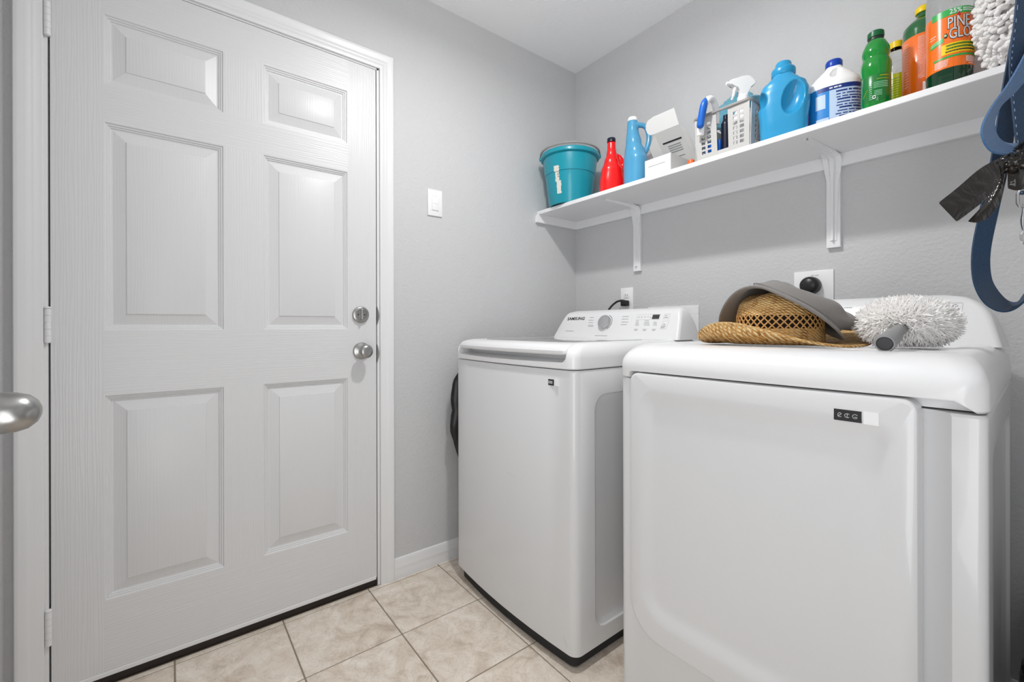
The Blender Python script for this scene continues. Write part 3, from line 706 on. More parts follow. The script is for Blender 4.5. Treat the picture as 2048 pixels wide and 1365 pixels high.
def ell(bm, c, r, M=None, nu=20, nv=12):
    rings = []
    for j in range(1, nv):
        b = -PI / 2 + PI * j / nv
        ring = []
        for i in range(nu):
            a = 2 * PI * i / nu
            p = Vector((r[0] * math.cos(b) * math.cos(a), r[1] * math.cos(b) * math.sin(a), r[2] * math.sin(b)))
            if M is not None: p = M @ p
            ring.append(p + Vector(c))
        rings.append(ring)
    loft(bm, rings); return bm
def arc_patch(bm, c, r, a0, a1, z0, z1, th=0.0006, n=14, slope=0.0, mi=0):
    rings = []
    for i in range(n + 1):
        a = lerp(a0, a1, i / n); dz = slope * (i / n - 0.5)
        rings.append([(c[0] + rr * math.cos(a), c[1] + rr * math.sin(a), z + dz) for rr, z in ((r - 0.001, z0), (r + th, z0), (r + th, z1), (r - 0.001, z1))])
    loft(bm, rings, mi=mi); return bm
def wrap_text(s, size, c, r, a0, z0, bold=0.0, sx=1.0, depth=0.0004, slope=0.0, align='CENTER', off=0.0):
    bm = text_bm(s, size, Matrix.Identity(4), depth, bold, sx, align)
    bmesh.ops.subdivide_edges(bm, edges=[e for e in bm.edges if abs(e.verts[0].co.x - e.verts[1].co.x) > 0.004], cuts=2)
    for v in bm.verts:
        a = a0 + v.co.x / r; rr = r + off + v.co.z; z = z0 + v.co.y + slope * v.co.x
        v.co = Vector((c[0] + rr * math.cos(a), c[1] + rr * math.sin(a), z))
    return bm
def wrap_lines(c, r, rows, hh=0.0008, off=0.0, seed=1, slope=0.0):
    """illegible small print as strokes on a round bottle; rows of (a0, a1, z)"""
    bm = B(); rnd = random.Random(seed)
    for a0, a1, z in rows:
        a = a0
        while a < a1:
            b = min(a1, a + rnd.uniform(0.02, 0.07))
            arc_patch(bm, c, r + off, a, b, z - hh + slope * (a - a0), z + hh + slope * (a - a0), 0.0003, 2); a = b + 0.012
    return bm
def cam_angle(c): return math.atan2(CAM.y - c[1], CAM.x - c[0])

mat('teal', '#0f93a6', 0.32, coat=0.3); mat('torn_paper', '#d9d6cd', 0.8); mat('bail_gray', '#9a9794', 0.4)
mat('red_plastic', (0.85, 0.004, 0.004), 0.22, coat=0.4); mat('navy_cap', '#10142a', 0.3)
mat('light_blue', '#4f9cc4', 0.25, coat=0.3); mat('detergent_blue', '#2b93c3', 0.28, coat=0.3); mat('cap_blue', '#2490c0', 0.3)
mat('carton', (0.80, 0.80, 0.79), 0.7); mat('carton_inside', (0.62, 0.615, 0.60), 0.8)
mat('white_plastic', (0.88, 0.88, 0.875), 0.3); mat('basket_plastic', (0.50, 0.49, 0.475), 0.4); mat('basket_rim', (0.27, 0.26, 0.25), 0.45)
mat('brush_blue', '#0e5fbe', 0.35, coat=0.2); mat('orange_cap', '#e2602a', 0.4)
mat('royal_blue', '#0b3fa8', 0.3); mat('label_blue', '#1f7fc8', 0.35); mat('label_pale', '#b9cbe4', 0.4); mat('label_navy', '#15307a', 0.4); mat('label_red', '#c0203a', 0.4)
mat('green_plastic', '#0f9a33', 0.12, trans=0.35, coat=0.5); mat('green_label', '#04702a', 0.25, coat=0.5); mat('green_dark', '#013a20', 0.12, trans=0.2, coat=0.6); mat('cap_green', '#0a5a30', 0.35)
mat('green_upper', '#046a2e', 0.12, trans=0.3, coat=0.6)
mat('yellow_liquid', '#b9c400', 0.15, trans=0.35, coat=0.5); mat('yellow', '#f0cc08', 0.35); mat('label_orange', '#f4700c', 0.25, coat=0.6); mat('label_green', '#35a850', 0.3); mat('label_mint', '#9fd8b0', 0.35); mat('print_white', (0.8, 0.8, 0.8), 0.4); mat('print_silver', (0.66, 0.68, 0.70), 0.35)
mat('clear_plastic', (0.9, 0.92, 0.91), 0.08, trans=1.0, ior=1.15)
mat('purple', '#4a2a86', 0.4)
def terry(name, col, bump=0.6, sc=420):
    m = mat(name, col, 0.9, sheen=0.3); t = noise_tex(m, coords(m), sc, 2, 0.7); add_bump(m, t.outputs['Fac'], bump, 0.004); return m
terry('cloth_blue', '#5f9fb4'); terry('chenille', (0.88, 0.86, 0.845), 0.5, 500)

# ------------------------------------------------------------------ bucket
bc = (0.158, -0.205)
t = thing('bucket', (bc[0], bc[1], 1.6335), 'teal plastic bucket with torn white label at the corner end of the shelf', 'bucket')
bm = B()
lathe(bm, [(0.098, 1.6342), (0.103, 1.6350), (0.1055, 1.640), (0.122, 1.780), (0.1225, 1.783), (0.1265, 1.786), (0.1345, 1.866), (0.1345, 1.868), (0.142, 1.868), (0.1465, 1.871), (0.1475, 1.880), (0.1455, 1.889), (0.141, 1.892), (0.136, 1.890), (0.132, 1.884), (0.120, 1.78), (0.101, 1.642), (0.0005, 1.640)], (bc[0], bc[1], 0), 56, cap=False)
bo = obj('bucket_body', bm, 'teal', t, smooth=40)
ac = cam_angle(bc)
def bucket_r(z): return lerp(0.1055, 0.122, (z - 1.640) / 0.14)
bm = B()
rr = random.Random(3)
def torn(a0, a1, za, zb, n=14):
    top = []; bot = []
    rings = []
    for i in range(n + 1):
        z = lerp(za, zb, i / n); w0 = a0 + rr.uniform(-0.018, 0.018); w1 = a1 + rr.uniform(-0.02, 0.02); r = bucket_r(z) if z < 1.782 else 0.1268 + (z - 1.786) * 0.1
        rings.append([(bc[0] + (r + o) * math.cos(a), bc[1] + (r + o) * math.sin(a), z) for a, o in ((w0, -0.001), (w0, 0.0012), ((w0 + w1) / 2, 0.0015), (w1, 0.0012), (w1, -0.001))])
    loft(bm, rings)
torn(ac - 0.62, ac - 0.44, 1.735, 1.782); torn(ac - 0.58, ac - 0.38, 1.678, 1.738); torn(ac - 0.64, ac - 0.42, 1.782, 1.808)
obj('label', bm, 'torn_paper', t, label='torn white paper label')
bm = B()
for a, z, h in ((-0.56, 1.797, 0.003), (-0.51, 1.792, 0.004), (-0.505, 1.780, 0.004), (-0.50, 1.768, 0.005), (-0.49, 1.758, 0.004)):
    r = bucket_r(z) + 0.0016 if z < 1.782 else 0.1275
    arc_patch(bm, bc, r, ac + a, ac + a + 0.03, z - h / 2, z + h / 2, 0.0006, 3)
obj('printing', bm, 'print_dark', t, kind='stuff')
bm = B()
aa = ac + PI / 2
pts = [(bc[0] + 0.146 * math.cos(a), bc[1] + 0.146 * math.sin(a), 1.897 + 0.006 * math.sin((a - ac + PI / 2))) for a in [ac - PI / 2 + PI * i / 24 for i in range(25)]]
tube(bm, pts, 0.0048, 8); obj('bail_handle', bm, 'bail_gray', t)
for s in (-1, 1):
    a = ac + s * PI / 2; bm = B(); lathe(bm, [(0.011, 0), (0.011, 0.006), (0.006, 0.009), (0.0005, 0.009)], n=14, M=Matrix.Translation((bc[0] + 0.145 * math.cos(a), bc[1] + 0.145 * math.sin(a), 1.884)) @ Vector((0, 0, 1)).rotation_difference(Vector((math.cos(a), math.sin(a), 0))).to_matrix().to_4x4())
    obj('ear', bm, 'teal', t)

# ------------------------------------------------------------------ red bottle
def red_c(): return at(1225, 330, -0.20)
p = red_c(); rc = (p.x, p.y); vrot = YAW
t = thing('red_bottle', (rc[0], rc[1], 1.6335), 'red plastic bottle with navy cap standing next to the teal bucket', 'bottle')
tab = [(1.6340, 0.052, 0.034, 0), (1.638, 0.057, 0.038, 0), (1.690, 0.056, 0.038, 0), (1.745, 0.049, 0.036, 0), (1.785, 0.034, 0.030, -0.002), (1.820, 0.0225, 0.0225, -0.003), (1.850, 0.0185, 0.0185, -0.003), (1.876, 0.0178, 0.0178, -0.003)]
bm = bottle_body(tab, rc, 2.4, 32, vrot)
hp = [Vector((rc[0], rc[1], 0)) + VR * x + Vector((0, 0, z)) for x, z in ((0.012, 1.815), (0.030, 1.812), (0.044, 1.795), (0.050, 1.765), (0.044, 1.735), (0.030, 1.728))]
tube(bm, smooth_path(hp, 4), 0.0095, 10)
obj('bottle_body', fuse(bm, 0.0028, 5), 'red_plastic', t, smooth=60)
bm = B(); cc = Vector((rc[0], rc[1], 0)) - VR * 0.003
lathe(bm, [(0.0005, 1.8755), (0.0192, 1.8755), (0.0192, 1.8905), (0.0175, 1.893), (0.0005, 1.893)], (cc.x, cc.y, 0), 24); obj('cap', bm, 'navy_cap', t)

# ------------------------------------------------------------------ light blue jug with handle
p = at(1271, 330, -0.185); jc = (p.x, p.y)
t = thing('blue_jug', (jc[0], jc[1], 1.6335), 'tall light blue jug with white cap, between red bottle and white carton', 'bottle')
tab = [(1.6340, 0.042, 0.040, 0), (1.639, 0.047, 0.045, 0), (1.720, 0.049, 0.045, 0), (1.765, 0.050, 0.045, 0.001), (1.800, 0.042, 0.040, -0.002), (1.840, 0.032, 0.033, -0.007), (1.900, 0.0235, 0.025, -0.012), (1.932, 0.0215, 0.0215, -0.013), (1.938, 0.0205, 0.0205, -0.013)]
bm = bottle_body(tab, jc, 2.3, 32, 0)
J = Vector((jc[0], jc[1], 0))
hp = [J + VR * x + Vector((0, 0, z)) for x, z in ((-0.005, 1.917), (0.025, 1.917), (0.048, 1.908), (0.060, 1.875), (0.058, 1.835), (0.045, 1.80), (0.030, 1.785))]
tube(bm, smooth_path(hp, 4), 0.0115, 10)
obj('bottle_body', fuse(bm, 0.0028, 5), 'light_blue', t, smooth=60)
bm = B(); lathe(bm, [(0.0005, 1.9375), (0.0205, 1.9375), (0.0208, 1.948), (0.0185, 1.953), (0.008, 1.955), (0.0005, 1.955)], (jc[0] - 0.013, jc[1], 0), 24); obj('cap', bm, 'white_plastic', t)
# a half hidden white bottle behind red and blue
p = at(1246, 320, -0.085)
t = thing('white_bottle', (p.x, p.y, 1.6335), 'small white bottle with pink label mostly hidden behind red and light blue bottles', 'bottle')
bm = bottle_body([(1.634, 0.026, 0.026), (1.638, 0.028, 0.028), (1.79, 0.028, 0.028), (1.815, 0.016, 0.016), (1.83, 0.014, 0.014)], (p.x, p.y), 2.2, 24); obj('bottle_body', bm, 'white_plastic', t)
bm = B(); lathe(bm, [(0.0005, 1.83), (0.016, 1.83), (0.016, 1.845), (0.0005, 1.847)], (p.x, p.y, 0), 18); obj('cap', bm, 'label_pale', t)
bm = B(); arc_patch(bm, (p.x, p.y), 0.0282, 0, 6.2, 1.745, 1.765); obj('label', bm, 'label_red', t)

# ------------------------------------------------------------------ white carton
bx0, bx1, by0, by1, bz0, bz1 = 0.657, 0.770, -0.282, -0.100, 1.6335, 1.700
t = thing('carton', ((bx0 + bx1) / 2, -0.19, bz0), 'open white cardboard carton with its lid folded up, beside the gray basket', 'box')
th = 0.0016
def board(name, a, b, c_, d_, m='carton', par=t, thick=th):
    a, b, c_, d_ = map(Vector, (a, b, c_, d_)); n = (b - a).cross(d_ - a).normalized() * thick
    bm = B(); loft(bm, [[a, b, c_, d_], [q + n for q in (a, b, c_, d_)]]); return obj(name, bm, m, par, smooth=0)
fr = board('front_wall', (bx0, by0, bz0), (bx1, by0, bz0), (bx1, by0, bz1), (bx0, by0, bz1))
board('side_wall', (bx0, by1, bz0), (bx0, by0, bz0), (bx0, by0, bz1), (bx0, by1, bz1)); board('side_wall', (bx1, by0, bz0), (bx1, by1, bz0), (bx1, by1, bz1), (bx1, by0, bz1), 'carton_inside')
board('back_wall', (bx1, by1, bz0), (bx0, by1, bz0), (bx0, by1, bz1), (bx1, by1, bz1)); board('bottom', (bx0, by0, bz0), (bx0, by1, bz0), (bx1, by1, bz0), (bx1, by0, bz0))
L0, L1, L2, L3 = Vector((bx0, by1, bz1)), Vector((bx1, by1, bz1)), Vector((bx1, -0.222, 1.826)), Vector((bx0, -0.222, 1.826))
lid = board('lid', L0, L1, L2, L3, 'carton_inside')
# tuck flap with rounded left end
fu = (L2 - L3).normalized(); fv = Vector((0, -0.034, 0.055)).normalized()
prof = [(0.113, 0), (0.113, 0.064), (0.02, 0.064), (-0.008, 0.058), (-0.022, 0.045), (-0.028, 0.028), (-0.026, 0.012), (-0.018, 0.002), (0, 0)]
fn = fu.cross(fv).normalized() * th
bm = B(); loft(bm, [[L3 + fu * a + fv * b for a, b in prof], [L3 + fu * a + fv * b + fn for a, b in prof]]); obj('tuck_flap', bm, 'carton', lid, smooth=0)
lv = (L3 - L0)
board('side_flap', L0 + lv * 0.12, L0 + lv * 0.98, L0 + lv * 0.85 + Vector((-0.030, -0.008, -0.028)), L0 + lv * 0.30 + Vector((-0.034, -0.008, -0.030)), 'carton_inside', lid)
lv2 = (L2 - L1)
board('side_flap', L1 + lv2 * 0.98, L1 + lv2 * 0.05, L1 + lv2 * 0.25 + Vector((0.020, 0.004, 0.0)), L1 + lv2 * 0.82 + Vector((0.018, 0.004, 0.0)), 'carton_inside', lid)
nl = (L1 - L0).cross(L3 - L0).normalized()
def lidpt(x, v, l): return L0 + (L1 - L0) * x + (L3 - L0) * v + nl * (l + th + 0.0001)
dashes(lid, 'printing', [(0.16, 0.70, 0.74)], 'print_dark', lidpt, 0.020)
dashes(lid, 'printing', [(0.30, 0.60 - 0.055 * k, 0.50) for k in range(4)] + [(0.34, 0.30, 0.44)], 'print_gray', lidpt, 0.009)
dashes(fr, 'printing', [(bx0 + 0.016, 1.6715, 0.075)], 'print_gray', lambda x, v, l: Vector((x, by0 - th - 0.0001 - l, v)), 0.0011)
p = at(1383, 324, -0.262)
bm = B(); lathe(bm, [(0.0005, -0.010), (0.012, -0.010), (0.0125, 0.004), (0.010, 0.0085), (0.0005, 0.0095)], (p.x, p.y, 1.6455), 18); obj('bottle_cap', bm, 'orange_cap', None, 'small orange plastic cap lying at the foot of the gray basket', 'cap')
bm = B(); box(bm, 0.585, 0.640, -0.14, -0.10, 1.6335, 1.735, 0.002, 1); o = obj('packet', bm, 'purple', None, 'dark purple packet peeking out behind the white carton', 'packet')

# ------------------------------------------------------------------ basket with brush, spray bottle and cloth
kx0, kx1, ky0, ky1, kz0, kz1 = 0.868, 1.060, -0.272, -0.055, 1.6338, 1.788
t = thing('basket', (0.976, -0.165, kz0), 'gray slotted plastic basket holding a brush, spray bottle and blue cloth', 'basket')
def perforated(bm, xs, zs, solid, f, th):
    V = {}
    def vv(i, j, s):
        if (i, j, s) not in V: V[(i, j, s)] = bm.verts.new(f(xs[i], zs[j], s * th))
        return V[(i, j, s)]
    nx, nz = len(xs) - 1, len(zs) - 1
    ok = lambda i, j: 0 <= i < nx and 0 <= j < nz and solid(i, j)
    for i in range(nx):
        for j in range(nz):
            if not ok(i, j): continue
            bm.faces.new((vv(i, j, 0), vv(i + 1, j, 0), vv(i + 1, j + 1, 0), vv(i, j + 1, 0)))
            bm.faces.new((vv(i, j + 1, 1), vv(i + 1, j + 1, 1), vv(i + 1, j, 1), vv(i, j, 1)))
            for di, dj, q in ((-1, 0, ((i, j), (i, j + 1))), (1, 0, ((i + 1, j), (i + 1, j + 1))), (0, -1, ((i, j), (i + 1, j))), (0, 1, ((i, j + 1), (i + 1, j + 1)))):
                if not ok(i + di, j + dj): bm.faces.new((vv(*q[0], 0), vv(*q[1], 0), vv(*q[1], 1), vv(*q[0], 1)))
    return bm
def taper(x, z, base0, base1):      # sides lean out towards the rim
    return x + (x - 0.970) * 0.05 * (z - kz0) / (kz1 - kz0)
def front_f(x, z, l): return (taper(x, z, 0, 0), ky0 - 0.008 * (z - kz0) / (kz1 - kz0) + l, z)
def col_edges(x0, x1, m, hole, gapc): 
    c = (x0 + x1) / 2; return [x0, c - gapc / 2 - hole, c - gapc / 2, c + gapc / 2, c + gapc / 2 + hole, x1]
zs = [kz0, kz0 + 0.022]
for k in range(7): zs += [zs[-1] + 0.0105, zs[-1] + 0.0165]
zs = zs[:-1] + [kz1]
for x0, x1 in ((0.872, 0.948), (0.987, 1.056)):
    bm = B(); perforated(bm, col_edges(x0, x1, 0, 0.0135, 0.008), zs, lambda i, j: not (i in (1, 3) and j % 2 == 1), front_f, 0.0022)
    obj('front_panel', bm, 'basket_plastic', t, smooth=0)
bm = B(); box(bm, 0.948, 0.987, ky0, ky0 + 0.0022, kz0, kz0 + 0.020); obj('front_panel', bm, 'basket_plastic', t, smooth=0)
def side_f(s): return lambda y, z, l: (taper(kx0 if s < 0 else kx1, z, 0, 0) - s * l, y, z)
ys_ = [ky0, ky0 + 0.03] + sum([[ky0 + 0.03 + 0.02 * k + 0.012, ky0 + 0.05 + 0.02 * k] for k in range(7)], []) + [ky1]
for s in (-1, 1):
    bm = B(); perforated(bm, ys_, zs, lambda i, j: not (i % 2 == 1 and 0 < i < len(ys_) - 2 and j % 2 == 1), side_f(s), 0.0022); obj('side_panel', bm, 'basket_plastic', t, smooth=0)
bm = B(); box(bm, kx0, kx1, ky1 - 0.0022, ky1, kz0, kz1); obj('back_panel', bm, 'basket_plastic', t, smooth=0)
bm = B(); box(bm, kx0, kx1, ky0, ky1, kz0, kz0 + 0.0025); obj('floor_panel', bm, 'basket_plastic', t, smooth=0)
bm = B()
w0, w1 = taper(kx0, kz1, 0, 0) - 0.002, taper(kx1, kz1, 0, 0) + 0.002; f0 = ky0 - 0.011
pts = [(q[0], q[1], kz1 + 0.001) for q in rring(w0, w1, f0, ky1 + 0.004, 0, 0.022, 6)]
pts = [Vector(q) for q in pts]; fr_ = pts + [pts[0], pts[1]]
loft(bm, [[q + Vector((0, 0, 0.0055 * math.sin(a))) + (Vector((0.976, -0.165, kz1)) - q).normalized() * 0.004 * math.cos(a) for a in [2 * PI * k / 8 for k in range(8)]] for q in pts + [pts[0]]])
obj('rim', bm, 'basket_rim', t)
# scrub brush hooked over the front rim
q = at(1414, 230, -0.300)
t = thing('scrub_brush', (q.x, -0.29, 1.70), 'scrub brush with blue grip hooked over the front of the gray basket', 'brush')
def bp(px, py, Y): return at(px, py, Y)
bm = B(); path = smooth_path([bp(1402, 272, -0.292), bp(1404, 240, -0.296), bp(1410, 212, -0.297), bp(1419, 199, -0.285), bp(1428, 203, -0.255), bp(1433, 222, -0.235), bp(1434, 250, -0.225)], 6)
fr_ = frames(path); n = 12
loft(bm, [[p_ + a * (lerp(0.013, 0.010, i / len(fr_)) * math.cos(2 * PI * k / n)) + b * (0.011 * math.sin(2 * PI * k / n)) for k in range(n)] for i, (p_, t_, a, b) in enumerate(fr_)])
obj('brush_body', bm, 'white_plastic', t)
bm = B(); path = smooth_path([bp(1402, 258, -0.3135), bp(1402, 250, -0.3135), bp(1405, 230, -0.315), bp(1409, 210, -0.314), bp(1412, 199, -0.309), bp(1414, 197, -0.306)], 5)
rad = [0.004, 0.0075, 0.010, 0.0115, 0.0122] + [0.0125] * 10 + [0.0122, 0.0115, 0.0105, 0.009, 0.007, 0.005, 0.004, 0.003, 0.002, 0.0015, 0.001]
tube(bm, path, [rad[min(i, len(rad) - 1)] for i in range(len(path))], 14); obj('grip', bm, 'brush_blue', t)
bm = B(); box(bm, q.x - 0.03, q.x + 0.028, -0.262, -0.222, 1.650, 1.70, 0.006, 2); obj('brush_head', bm, 'brush_blue', t)
bm = B(); rnd = random.Random(5)
for k in range(160):
    x = q.x + rnd.uniform(-0.026, 0.024); y = rnd.uniform(-0.258, -0.226); tube(bm, [(x, y, 1.652), (x + rnd.uniform(-0.004, 0.004), y + rnd.uniform(-0.004, 0.004), 1.6375)], 0.0008, 3)
obj('bristles', bm, 'white_plastic', t, kind='stuff')
# spray bottle
q = at(1487, 205, -0.195); sx_, sy_ = q.x, q.y
t = thing('spray_bottle', (sx_, sy_, 1.637), 'white trigger spray bottle standing in the gray basket', 'bottle')
bm = bottle_body([(1.6370, 0.030, 0.026), (1.641, 0.033, 0.029), (1.76, 0.033, 0.029), (1.79, 0.026, 0.025), (1.812, 0.0165, 0.0165), (1.822, 0.0145, 0.0145)], (sx_, sy_), 2.6, 28, YAW); obj('bottle_body', bm, 'white_plastic', t)
bm = B(); lathe(bm, [(0.0005, 1.818), (0.0185, 1.818), (0.019, 1.822), (0.0185, 1.845), (0.015, 1.849), (0.0005, 1.849)], (sx_, sy_, 0), 24); obj('collar', bm, 'white_plastic', t)
Sx = lambda a, z, o=0.0: Vector((sx_, sy_, 0)) + VR * a + VF * o + Vector((0, 0, z))
prof = [(-0.052, 1.888), (-0.052, 1.898), (-0.044, 1.903), (-0.010, 1.9135), (0.012, 1.919), (0.022, 1.9165), (0.036, 1.903), (0.041, 1.893), (0.038, 1.885), (0.022, 1.880), (0.013, 1.866), (0.013, 1.846), (-0.013, 1.846), (-0.013, 1.868), (-0.020, 1.878), (-0.034, 1.884)]
bm = B(); rings = [[Sx(lerp(0, a, s_) if False else a, z, o) for a, z in prof] for o, s_ in ((-0.011, 0.9), (0.011, 0.9))]
loft(bm, rings); bmesh.ops.bevel(bm, geom=[e for e in bm.edges], offset=0.003, segments=2, affect='EDGES'); obj('spray_head', bm, 'white_plastic', t, smooth=60)
bm = B(); tube(bm, smooth_path([Sx(-0.024, 1.884), Sx(-0.030, 1.868), Sx(-0.034, 1.850), Sx(-0.041, 1.834)], 4), [0.006] * 5 + [0.005] * 4 + [0.0035] * 6, 8); obj('trigger', bm, 'white_plastic', t)
bm = B(); lathe(bm, [(0.0005, 0), (0.006, 0), (0.006, 0.008), (0.0005, 0.008)], n=14, M=Matrix.Translation(Sx(-0.058, 1.893)) @ Vector((0, 0, 1)).rotation_difference(VR).to_matrix().to_4x4()); obj('nozzle', bm, 'white_plastic', t)
# folded cloth
def lumpy(c, r, amp, sc, seed, nu=40, nv=24, M=None, flat=None):
    bm = B(); ell(bm, (0, 0, 0), r, None, nu, nv)
    for v in bm.verts:
        d = v.co.normalized(); k = noise.noise(Vector((d.x * sc + seed, d.y * sc, d.z * sc))) * amp + noise.noise(Vector((d.x * sc * 2.3, d.y * sc * 2.3 + seed, d.z * sc * 2.3))) * amp * 0.5
        v.co = v.co * (1 + k)
        if M is not None: v.co = M @ v.co
        v.co += Vector(c)
        if flat is not None: v.co.z = max(v.co.z, flat)
    return bm
q = at(1472, 208, -0.100)
bm = lumpy((q.x + 0.005, q.y, 1.838), (0.086, 0.032, 0.078), 0.30, 2.2, 3.1, 56, 36); obj('cleaning_cloth', bm, 'cloth_blue', None, 'crumpled light blue microfiber cloth stuffed in the gray basket', 'cloth')
bm = bottle_body([(1.637, 0.015, 0.015), (1.64, 0.017, 0.017), (1.75, 0.017, 0.017), (1.77, 0.010, 0.010), (1.782, 0.010, 0.010)], (0.962, -0.238), 2, 20); obj('dark_bottle', bm, 'navy_cap', None, 'small dark bottle inside the gray basket behind its front opening', 'bottle')

# ------------------------------------------------------------------ big blue detergent bottle
q = at(1568, 210, -0.228); dc = (q.x, q.y)
dvf = Vector((dc[0] - CAM.x, dc[1] - CAM.y, 0)).normalized(); dvr = Vector((dvf.y, -dvf.x, 0)); drot = math.atan2(dvr.y, dvr.x)
t = thing('detergent_bottle', (dc[0], dc[1], 1.6335), 'large blue detergent bottle with deep oval hand grip, right of the gray basket', 'bottle')
tab = [(1.6340, 0.064, 0.036, -0.004), (1.6393, 0.069, 0.041, -0.004), (1.6921, 0.071, 0.044, -0.002), (1.7449, 0.076, 0.044, 0.0), (1.7801, 0.076, 0.043, 0.0), (1.8082, 0.066, 0.040, 0.0), (1.8241, 0.047, 0.036, -0.004), (1.8346, 0.033, 0.032, -0.010), (1.8417, 0.031, 0.031, -0.011)]
tab = [(z, a * 0.95, b, 0) for z, a, b, o in tab]
bm = bottle_body(tab, dc, 2.7, 44, drot)
bm = fuse(bm, 0.0026, 4)
D0 = Vector((dc[0], dc[1], 0))
def gp(a, z, o): return D0 + dvr * a + dvf * o + Vector((0, 0, z))
c = B(); Mr = Matrix.Rotation(drot, 4, 'Z')
ell(c, gp(0.028, 1.7554, -0.058), (0.034, 0.044, 0.060), Mr @ Matrix.Rotation(0.22, 4, 'Y'), 28, 18); bm = cut(bm, c)
c = B(); ell(c, gp(-0.070, 1.7695, -0.030), (0.024, 0.050, 0.034), Mr @ Matrix.Rotation(-0.35, 4, 'Y'), 24, 14); bm = cut(bm, c)
bm = fuse(bm, 0.0024, 4)
obj('bottle_body', bm, 'detergent_blue', t, smooth=60)
bm = B(); lathe(bm, [(0.0005, 1.8399), (0.032, 1.8399), (0.034, 1.8434), (0.0345, 1.8575), (0.033, 1.8628), (0.027, 1.8672), (0.0235, 1.8716), (0.0225, 1.8804), (0.020, 1.8848), (0.0005, 1.8857)], (dc[0], dc[1], 0), 32); obj('cap', bm, 'cap_blue', t, smooth=50)
q = at(1612, 238, -0.062)
t = thing('purple_bottle', (q.x, q.y, 1.6335), 'white bottle with purple stripes half hidden between the blue detergent and the bleach jug', 'bottle')
bm = bottle_body([(1.634, 0.027, 0.027), (1.638, 0.030, 0.030), (1.72, 0.030, 0.030), (1.742, 0.016, 0.016), (1.75, 0.014, 0.014)], (q.x, q.y), 2.2, 24); obj('bottle_body', bm, 'label_pale', t)
for k in range(4):
    bm = B(); arc_patch(bm, (q.x, q.y), 0.0302, 0, 6.2, 1.648 + 0.02 * k, 1.657 + 0.02 * k); obj('stripe', bm, 'purple', t)
bm = B(); lathe(bm, [(0.0005, 1.75), (0.016, 1.75), (0.016, 1.765), (0.0005, 1.767)], (q.x, q.y, 0), 18); obj('cap', bm, 'white_plastic', t)

# ------------------------------------------------------------------ bleach jug
q = at(1669, 200, -0.135); lc = (q.x, q.y)
lvf = Vector((lc[0] - CAM.x, lc[1] - CAM.y, 0)).normalized(); lvr = Vector((lvf.y, -lvf.x, 0)); lrot = math.atan2(lvr.y, lvr.x)
t = thing('bleach_jug', (lc[0], lc[1], 1.6335), 'white bleach jug with blue cap and blue printed label', 'bottle')
LT = [(1.6340, 0.064, 0.052), (1.640, 0.0705, 0.057), (1.772, 0.0705, 0.057), (1.785, 0.072, 0.058), (1.797, 0.067, 0.055), (1.814, 0.053, 0.046), (1.829, 0.038, 0.035), (1.843, 0.024, 0.024), (1.852, 0.0205, 0.0205)]
tab = [(z, a, b, -0.010 * max(0, (z - 1.76) / 0.1)) for z, a, b in LT]
tab = [(z, a, b, 0) for z, a, b, o in tab]
bm = bottle_body(tab, lc, 2.5, 40, lrot); bm = fuse(bm, 0.0026, 5)
L_ = Vector((lc[0], lc[1], 0))
c = B(); ell(c, L_ + lvr * 0.006 - lvf * 0.042 + Vector((0, 0, 1.822)), (0.012, 0.022, 0.024), Matrix.Rotation(lrot, 4, 'Z') @ Matrix.Rotation(0.45, 4, 'Y'), 22, 14); bm = cut(bm, c)
bm = fuse(bm, 0.0024, 4); obj('bottle_body', bm, 'white_plastic', t, smooth=60)
bm = B(); lathe(bm, [(0.0005, 1.847), (0.0215, 1.847), (0.0225, 1.850), (0.0225, 1.867), (0.020, 1.872), (0.0005, 1.873)], (lc[0], lc[1], 0), 28); obj('cap', bm, 'royal_blue', t)
def jug_pt(a, z, off):
    hx, hy = 0.0705 + off, 0.057 + off; z = 1.640 + (z - 1.640) * 1.35; ca, sa = math.cos(a), math.sin(a); p_ = 2.5
    x = hx * math.copysign(abs(ca) ** (2 / p_), ca); y = hy * math.copysign(abs(sa) ** (2 / p_), sa)
    return L_ + lvr * x + lvf * y + Vector((0, 0, z))
def jug_patch(bm, a0, a1, z0, z1, off, n=24, sl=0.0):
    rings = []
    for i in range(n + 1):
        a = lerp(a0, a1, i / n); dz = sl * (i / n)
        rings.append([jug_pt(a, z0 + dz, -0.002), jug_pt(a, z0 + dz, off), jug_pt(a, z1 + dz, off), jug_pt(a, z1 + dz, -0.002)])
    loft(bm, rings); return bm
A0 = -PI / 2
bm = jug_patch(B(), -PI - 0.7, 0.7, 1.640, 1.738, 0.0007, 60); lb = obj('label', bm, 'label_blue', t)
bm = jug_patch(B(), A0 - 0.10, 0.3, 1.640, 1.728, 0.0011, 24); obj('label_panel', bm, 'label_pale', lb)
bm = jug_patch(B(), A0 - 0.55, 0, 1.7285, 1.738, 0.0012, 24); obj('label_band', bm, 'label_navy', lb)
bm = jug_patch(B(), A0 - 0.62, A0 - 0.22, 1.690, 1.722, 0.0012, 10); obj('label_panel', bm, 'label_pale', lb)
bm = jug_patch(B(), A0 - 0.60, A0 - 0.12, 1.645, 1.668, 0.0012, 10); obj('label_panel', bm, 'label_pale', lb)
bm = jug_patch(B(), -PI + 0.12, -PI + 0.5, 1.690, 1.696, 0.0013, 8); jug_patch(bm, -PI + 0.42, -PI + 0.5, 1.668, 1.696, 0.0013, 4); jug_patch(bm, -PI + 0.12, -PI + 0.48, 1.660, 1.664, 0.0013, 6, 0.006); obj('label_mark', bm, 'label_red', lb)
bm = B(); rnd = random.Random(11)
